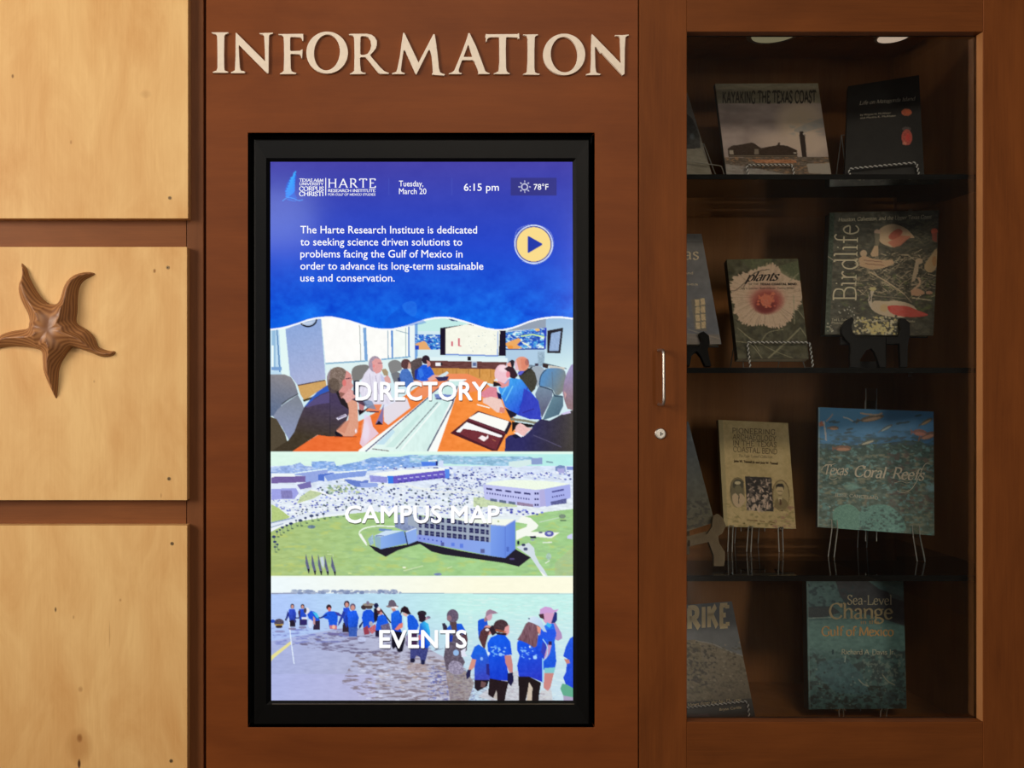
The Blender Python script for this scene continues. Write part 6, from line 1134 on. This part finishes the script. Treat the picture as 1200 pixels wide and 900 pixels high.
c.ell(915.4,580.6,10,18.4,(112,96,62)); c.ell(915.4,580.6,9,17.2,(136,120,84)); c.ell(914,573,4.4,6.6,(160,142,106)); c.poly([(909.4,573),(909.4,568.6),(912,566.4),(917,566.6),(919,570),(918.4,574),(917,570.6),(911,570.6)], (34,28,20)); c.line([(911,575.6),(917,576)],.8,(70,56,36)); c.line([(912.4,580),(916,580)],.7,(90,72,48)); c.poly([(907,594),(908,587),(912,583),(917,583),(922,587),(924,592),(920,597),(912,597)], (104,90,58)); c.poly([(911.6,583),(917,583),(915,590),(913,590)], (180,164,126)); c.poly([(913.6,585),(915.4,585),(916,591),(914.4,592.6),(913,590)], (70,46,24)); c.curve([(905,580),(907,569),(912,563.4),(918,564),(923,571),(925,581)],.7,(84,66,38)); c.ell(916.6,598.4,1,1,(60,44,24))
for pts in ([(876,609.4),(888,610.4)], [(890,610.6),(896,611.4)], [(901,611.4),(908,612.6)]): c.line(pts,1.1,(90,64,30),.9)
for x, y in ((872,613.4),(889,614),(904,614.6)): c.ell(x,y,1.6,1,(82,70,28),.8)
for pts in ([(887,600),(896,608)], [(878,604),(884,600)], [(922,590),(928,582)], [(918,608),(930,598)], [(860,600),(868,608)]): c.line(pts,.6,(112,92,50),.6)
bk, s, qq = book('tan archaeology book with two oval portraits, left of centre on the third shelf', q, (.27,.27,.33), .012, c, gain=2.5, group=BG, spine_col=(110,100,72), hard=False)
SLAB = dict(font='skel', thick=.095, thin=.075, serif=.025, sth=.05, track=.1)
lettering([('PIONEERING', 858, 908.4, 507.6, 509.4, 5.9, SLAB), ('ARCHAEOLOGY', 858.6, 909.2, 514.8, 517, 5.9, SLAB), ('IN THE TEXAS', 858.8, 909.8, 522, 524.2, 5.9, SLAB), ('COASTAL BEND', 859, 910.6, 529.2, 532.2, 5.9, SLAB)], s, ink((62,44,20)), bk)
lettering([('The Pape-Tunnell Collection', 865, 905, 535.6, 537, 3, ITAL), ('John W. Tunnell Jr. and Jace W. Tunnell', 859.6, 911.6, 541.4, 544.6, 2.6, dict(font='sans', bold=.06))], s, ink((70,52,26)), bk)
def acrylic_stand(label, s, q, feet, zs, yb, thick, grp=SG, lip=9):
    """clear stand: flat front legs with a hook in front of the cover, back plate and rear leg; feet = (x bottom left, right, x top left, right)"""
    u, v, n = basis(s); mid = (q[2]+q[3])/2; st = empty('book_stand', Vector((mid.x, mid.y, zs)), label, 'stand', grp)
    for (a, b, a2, b2) in feet:
        fa = s.hit(a2, yb(a2)+1.2, lift=.004); fb = s.hit(b2, yb(b2)+1.2, lift=.004)
        ga = Vector((fa.x+(a-a2)*M*1.15, fa.y, zs+.0008)); gb = Vector((fb.x+(b-b2)*M*1.15, fb.y, zs+.0008))
        m = MB(); nn = Vector((0,-1,0))
        m.slab([fa, fb, gb, ga], nn, .003, -.003, 0)
        for P, Q in ((fa, ga), (fb, gb)): m.tube([P, Q], .0011, 6, 1)
        m.build('front_leg', [M_ACRYL, M_ACEDGE], st)
        ha = fa+v*lip*M+n*.004; hb = fb+v*lip*M+n*.004; m = MB(); m.slab([ha, hb, fb, fa], n, .0025, -.0005, 0)
        for P, Q in ((ha, fa), (hb, fb)): m.tube([P+n*.0012, Q+n*.0012], .001, 6, 1)
        m.build('hook', [M_ACRYL, M_ACEDGE], st)
        ba, bb = fa-n*(thick+.010), fb-n*(thick+.010); m = MB(); m.slab([ba, bb, fb, fa], v, -.0018, -.0045, 0); m.build('ledge', [M_ACRYL, M_ACEDGE], st)
    return st, u, v, n
def back_plate(st, s, x0, x1, yt, yb, th, zs, x2=None):
    m = MB(); plate(s, [(x0,yt),(x1,yt),(x1,yb),(x0,yb)], -th-.006, -th-.0025, m, 0)
    u, v, n = basis(s)
    for x in (x0, x1): m.tube([s.hit(x, yt, lift=-th-.004), s.hit(x, yb, lift=-th-.004)], .0009, 6, 1)
    m.build('back_rest', [M_ACRYL, M_ACEDGE], st)
    a = s.hit(x0, yt+14, lift=-th-.008); b = s.hit(x1, yt+14, lift=-th-.008); d = min(.405, max(a.y, b.y)+.03)
    m = MB(); ga = Vector((a.x, d, zs+.001)); gb = Vector((b.x, d, zs+.001)); m.slab([a, b, gb, ga], Vector((0,-1,0)), .0015, -.0015, 0)
    for P, Q in ((a, ga), (b, gb)): m.tube([P, Q], .001, 6, 1)
    m.build('rear_leg', [M_ACRYL, M_ACEDGE], st)
st, u, v, n = acrylic_stand('thin clear plastic stand under the tan archaeology book', s, qq, [(852,857,853,858), (874,879,876,880.5), (912,917,911,916)], SZ3, lambda x: 617+(x-848)*.033, .012, lip=3)
back_plate(st, s, 872, 900, 530, 622, .012, SZ3)
# --- third shelf: coral reef book
q = [(959,477.2),(1094,482.3),(1095,627.5),(958,617.5)]
c = cvs(q, (70,84,78), 28); A_ = R(950,470,1102,634)
c.grad(A_, (66,118,156), (44,82,116), (1020,480), (1030,528), amp=7, nsx=10, nsy=4); c.grad([(950,519),(990,522),(1030,520),(1070,516),(1102,524),(1102,634),(950,634)], (48,66,64), (80,92,84), (1020,522), (1020,620), amp=14, nsx=5, nsy=3, sm=0); c.nblend([(955,512),(1100,512),(1100,570),(955,570)], (44,62,56), 7, 3, .0, .5, .8); c.nblend([(955,535),(1100,530),(1100,632),(955,632)], (112,110,92), 6, 3, .2, .4, .7); c.nblend([(1040,520),(1100,520),(1100,600),(1040,600)], (74,62,60), 7, 5, .1, .5, .7); c.nblend([(955,520),(1100,520),(1100,632),(955,632)], (84,122,124), 5, 3, .35, .3, .7); c.nblend([(955,505),(1100,505),(1100,524),(955,530)], (40,66,84), 9, 4, .1, .5, .7)
c.poly([(976,600),(984,593),(996,591),(1006,598),(1010,608),(1004,622),(980,618)], (84,118,108), amp=12, sm=3); c.poly([(1008,600),(1022,592),(1040,592),(1052,600),(1060,612),(1058,624),(1020,626),(1008,616)], (80,114,108), amp=14, sm=3); c.nblend(R(1008,594,1060,626), (48,62,60), 4, 3, .2, .3, .7); c.ell(998,570,9,5,(98,132,126),.7,soft=1,amp=14); c.ell(1092,572,8,5,(104,132,140),.7,soft=1)
def fish(x, y, l, h, a, col, belly): 
    c.ell(x, y, l, h, col, 1, a, amp=10); c.ell(x+math.sin(a)*h*.3, y+h*.35, l*.8, h*.5, belly, .9, a); dx, dy = math.cos(a)*l, math.sin(a)*l; c.poly([(x-dx*.9,y-dy*.9),(x-dx*1.35-dy*.3,y-dy*1.35-h*.9),(x-dx*1.35+dy*.3,y-dy*1.35+h*.9)], col)
fish(1022,490,14,3.6,-.2,(84,78,70),(196,164,136)); c.curve([(1008,484),(1016,485.4),(1028,486),(1034,484)],1.8,(176,156,132)); c.curve([(988,489),(994,490.4),(1000,494)],1.6,(160,170,172)); fish(977,501.6,6,2.4,.0,(88,78,72),(184,148,120)); fish(988,525.4,9.6,3.4,.0,(98,72,60),(186,140,114)); fish(1039,501.4,8,2,-.5,(70,84,92),(170,190,192)); fish(1017,518,9,2.4,-.3,(64,78,80),(176,170,150)); fish(1086,494,8,2.4,-.5,(72,72,66),(190,160,124)); fish(1088,510.4,9,4,-.3,(92,70,64),(184,136,114)); fish(1078,507,8,4,.1,(104,78,76),(150,104,92)); c.poly([(959,496),(963,493),(966,499),(960,500)], (170,110,92)); c.curve([(968,494),(973,489),(976,485)],1.4,(120,110,110))
for x, y in ((993,507),(996,503),(980,495),(1054,496),(1062,495),(1066,519),(1040,517),(1048,520),(990,515),(1018,510),(1076,487),(1048,512),(1003,494),(1058,513),(1070,520),(975,494)): c.ell(x, y, 4.5, 1.2, (46,66,78), .9, -.2)
c.poly([(964.6,493.6),(966.4,493.4),(968.4,509),(969,517),(967.4,516)], (226,232,234)); c.curve([(1015,583),(1014,592)],3,(96,92,80),.8)
c.poly([(958,477),(961,478),(960,617),(957.6,617)], (120,128,124), .5); c.dots(R(962,590,980,602), 3, .6, 1.1, [(180,178,160)])
bk, s, qq = book('square blue-green coral reef book with fish, right on the third shelf', q, (.225,.165,.275), .018, c, gain=3.3, group=BG, spine_col=(14,16,16), rough=.28)
SCR = dict(font='skel', thick=.12, thin=.045, serif=.03, slant=.3, track=.0)
lettering([('Texas', 964.5, 993, 556, 556.6, 11.5, SCR), ('Coral', 1000, 1037, 558, 560.4, 12.5, SCR), ('Reefs', 1045, 1082, 560.6, 563, 12.8, SCR), ('JESSE CANCELMO', 978.4, 1029, 581.4, 585.4, 3.6, dict(font='skel', thick=.11, thin=.06, serif=.03, track=.06))], s, ink((220,212,190), 3.4), bk)
for pts, r_ in (([(1089,543.5),(1086,543),(1082.6,546),(1078,556),(1073,566),(1067,574),(1058,577.6),(1051,575)], .0007), ([(962.6,551),(966,546),(974,544.6),(979,543)], .0006), ([(974,556),(972,560),(976,562),(981,560)], .0005), ([(1048,566),(1056,564),(1062,566),(1066,565)], .0005)):
    m = MB(); m.tube([s.hit(p.x, p.y, .0007) for p in smooth_pts([(a, b, 0) for a, b in pts], 6)], r_, 5); m.build('lettering', ink((220,212,190), 3.4), bk)
st, u, v, n = acrylic_stand('clear plastic stand under the square coral reef book', s, qq, [(970,977,974.4,981), (1074,1083,1069,1077)], SZ3, lambda x: 617.5+(x-958)*.073, .018, lip=12)
back_plate(st, s, 1018, 1031, 453, 634, .018, SZ3)
# --- third shelf: hidden book at the left with a carved stand
q = [(728,497),(806.6,494),(837.4,612),(752,640)]
c = cvs(q, (52,56,60), 29); c.grad(R(720,480,842,645), (46,52,58), (66,62,48), (800,520), (820,610), amp=7, nsx=5, nsy=5); c.nblend([(720,560),(842,590),(842,645),(720,645)], (30,28,26), 4, 3, .0, .4, .6); c.line([(752,640),(838,612.6)],1.4,(96,88,72))
bk, s, qq = book('dim blue grey book cut off at the left end of the third shelf', q, (.12,.135,.2), .016, c, group=BG, spine_col=(40,42,44))
ebony_stand('grey brown carved wooden stand at the left end of the third shelf', s, [[(833,606),(838,603),(844,607.6),(848,617),(844,626),(839,629),(840,637),(847,648),(846.6,658),(845.6,664),(834,664),(834,652),(828,636),(806,641),(806,634),(826,627),(832,618)], [(744,624),(750,622),(752,640),(748,650),(752,664),(742,664),(738,650),(742,636)]], [(744,645),(838,620),(838,628),(744,653)], (765,812,648,540,.016), SZ3, M_GREYWOOD)

# --- bottom: beach book
q = [(716,716),(857.6,704.6),(885,839.5),(740,841)]
c = cvs(q, (76,70,62), 30); c.grad(R(710,700,890,856), (70,72,76), (78,80,82), (800,705), (800,760), amp=4, nsx=8, nsy=8); c.poly([(710,752),(815,750),(836,756),(854,764),(873,770),(892,860),(710,860)], (84,76,60), amp=12, nsx=4, nsy=3); c.grad([(820,752),(836,756),(854,764),(872,770),(890,850),(840,830),(825,790)], (96,88,76), (70,62,50), (840,760), (870,840), al=.7, amp=6); c.curve([(815,751),(836,755),(854,763),(872,769)],1.3,(112,108,98),.8); c.nblend([(800,752),(840,758),(838,800),(800,810)], (40,38,34), 4, 3, .15, .3, .9); c.nblend([(800,752),(885,760),(885,830),(800,830)], (60,54,42), 3, 2, .3, .3, .7); c.dots(R(800,750,880,820), 60, .4, 1.3, [(112,104,90),(40,36,30)], 1.4, .7); c.grad([(710,828),(885,818),(890,860),(710,860)], (40,38,36), (26,24,22), (800,825), (800,850))
c.poly([(806,838),(830,836),(832,840),(806,842)], (54,44,46), .7)
BLK = dict(font='skel', thick=.235, thin=.16, serif=.0, track=.13, nib=0)
bk, s, qq = book('grey beach book with large pale block capitals, cut off at bottom left', q, (.18,.18,.27), .016, c, gain=2.9, group=BG, spine_col=(50,50,50))
lettering([('AFTER', 740, 819.6, 742.6, 736, 24.5, BLK), ('IKE', 822.4, 853.4, 735.8, 733.4, 24.5, dict(font='skel', thick=.235, thin=.16, serif=.0, track=.13, nib=0)), ('Aerial Views from the No-Fly Zone', 790, 868, 829.6, 821.4, 3.6, ITAL), ('Bryan Carlile', 843, 868.6, 833, 830.4, 3, TINY)], s, ink((134,120,92), 3.6), bk)
wire_stand('twisted wire stand holding the beach book at the bottom', s, qq, (764,833.6), (873.6,822), FLOOR_Z, .016, group=SG)
# --- bottom: sea level book
q = [(944.8,671.5),(1058.6,671.5),(1062.4,830.4),(947.6,831.4)]
c = cvs(q, (52,82,86), 31); A_ = R(940,665,1068,836)
c.grad(A_, (66,96,96), (52,76,74), (960,680), (1040,820), amp=10, nsx=4, nsy=4); c.poly([(975,668),(1000,668),(1030,690),(1060,700),(1062,734),(1030,724),(1000,716),(985,700)], (44,42,48), .8, amp=8, nsx=6, nsy=4); c.poly([(1035,682),(1060,682),(1060,705),(1044,700)], (70,88,84), .7, amp=8); c.poly([(947,711),(975,710),(985,718),(962,724),(947,723)], (44,52,56), .9, amp=8); c.line([(947,724.6),(985,723)],.9,(118,134,128)); c.nblend(R(947,684,1000,712), (34,54,60), 6, 4, .1, .4, .8)
c.poly([(985,725),(1032,729),(1060,734),(1061,762),(1000,766),(948,760),(948,728)], (78,108,104), .6, amp=12, nsx=5, nsy=3); c.nblend([(947,765),(1062,760),(1062,832),(947,832)], (36,48,50), 7, 6, -.05, .5, .8); c.nblend([(1010,768),(1062,765),(1062,800),(1010,805)], (108,116,104), 3, 3, .3, .3, .6); c.nblend([(947,800),(1062,805),(1062,832),(947,832)], (30,34,32), 4, 3, .0, .4, .8); c.poly([(960,775),(990,770),(1010,790),(1020,815),(980,812),(955,790)], (54,84,90), .6, amp=10, nsx=3, nsy=3); c.curve([(1006,796),(1012,802),(1018,804)],1.2,(116,120,108)); c.curve([(1034,790),(1040,798),(1049,803)],1.4,(104,106,92)); c.curve([(991,768),(990,776)],1.2,(120,136,128)); c.ell(976,764,1.5,3,(26,50,56)); c.line([(958,806),(968,807)],1.0,(16,24,26)); c.dots(R(948,765,1062,830), 90, .4, 1.2, [(96,112,104),(28,38,40)], 1.2, .7); c.line([(946.8,684),(949,830)],.8,(96,112,108),.7)
bk, s, qq = book('teal satellite picture book with cream serif title, standing right at the cabinet bottom', q, (.20,.20,.25), .02, c, gain=3.0, group=BG, spine_col=(48,62,62))
SER = dict(font='skel', thick=.095, thin=.04, serif=.045, track=.02)
lettering([('Sea-Level', 992.6, 1045.4, 708.2, 708.6, 10.8, SER)], s, ink((206,196,160), 3.6), bk)
lettering([('Change', 971, 1046.4, 724.6, 725, 17.2, dict(font='skel', thick=.11, thin=.05, serif=.04, track=.0))], s, ink((216,196,146), 3.6), bk)
lettering([('in the', 1008, 1030, 731, 731, 4.4, SER), ('Gulf of Mexico', 962.4, 1047, 744.8, 745, 10.4, dict(font='skel', thick=.12, thin=.06, serif=.04, track=.0))], s, ink((186,144,86), 3.2), bk)
lettering([('Richard A. Davis Jr.', 986, 1048.6, 766.6, 767, 5.6, SER)], s, ink((170,166,140), 3.4), bk)
st, u, v, n = acrylic_stand('low clear plastic stand under the teal sea level book', s, qq, [(983,988,982,987), (1030,1037,1031,1038)], FLOOR_Z, lambda x: 831, .02, lip=3)
back_plate(st, s, 998, 1016, 700, 836, .02, FLOOR_Z)
# give every child whose name got a suffix only by repetition its plain material; nothing else to do
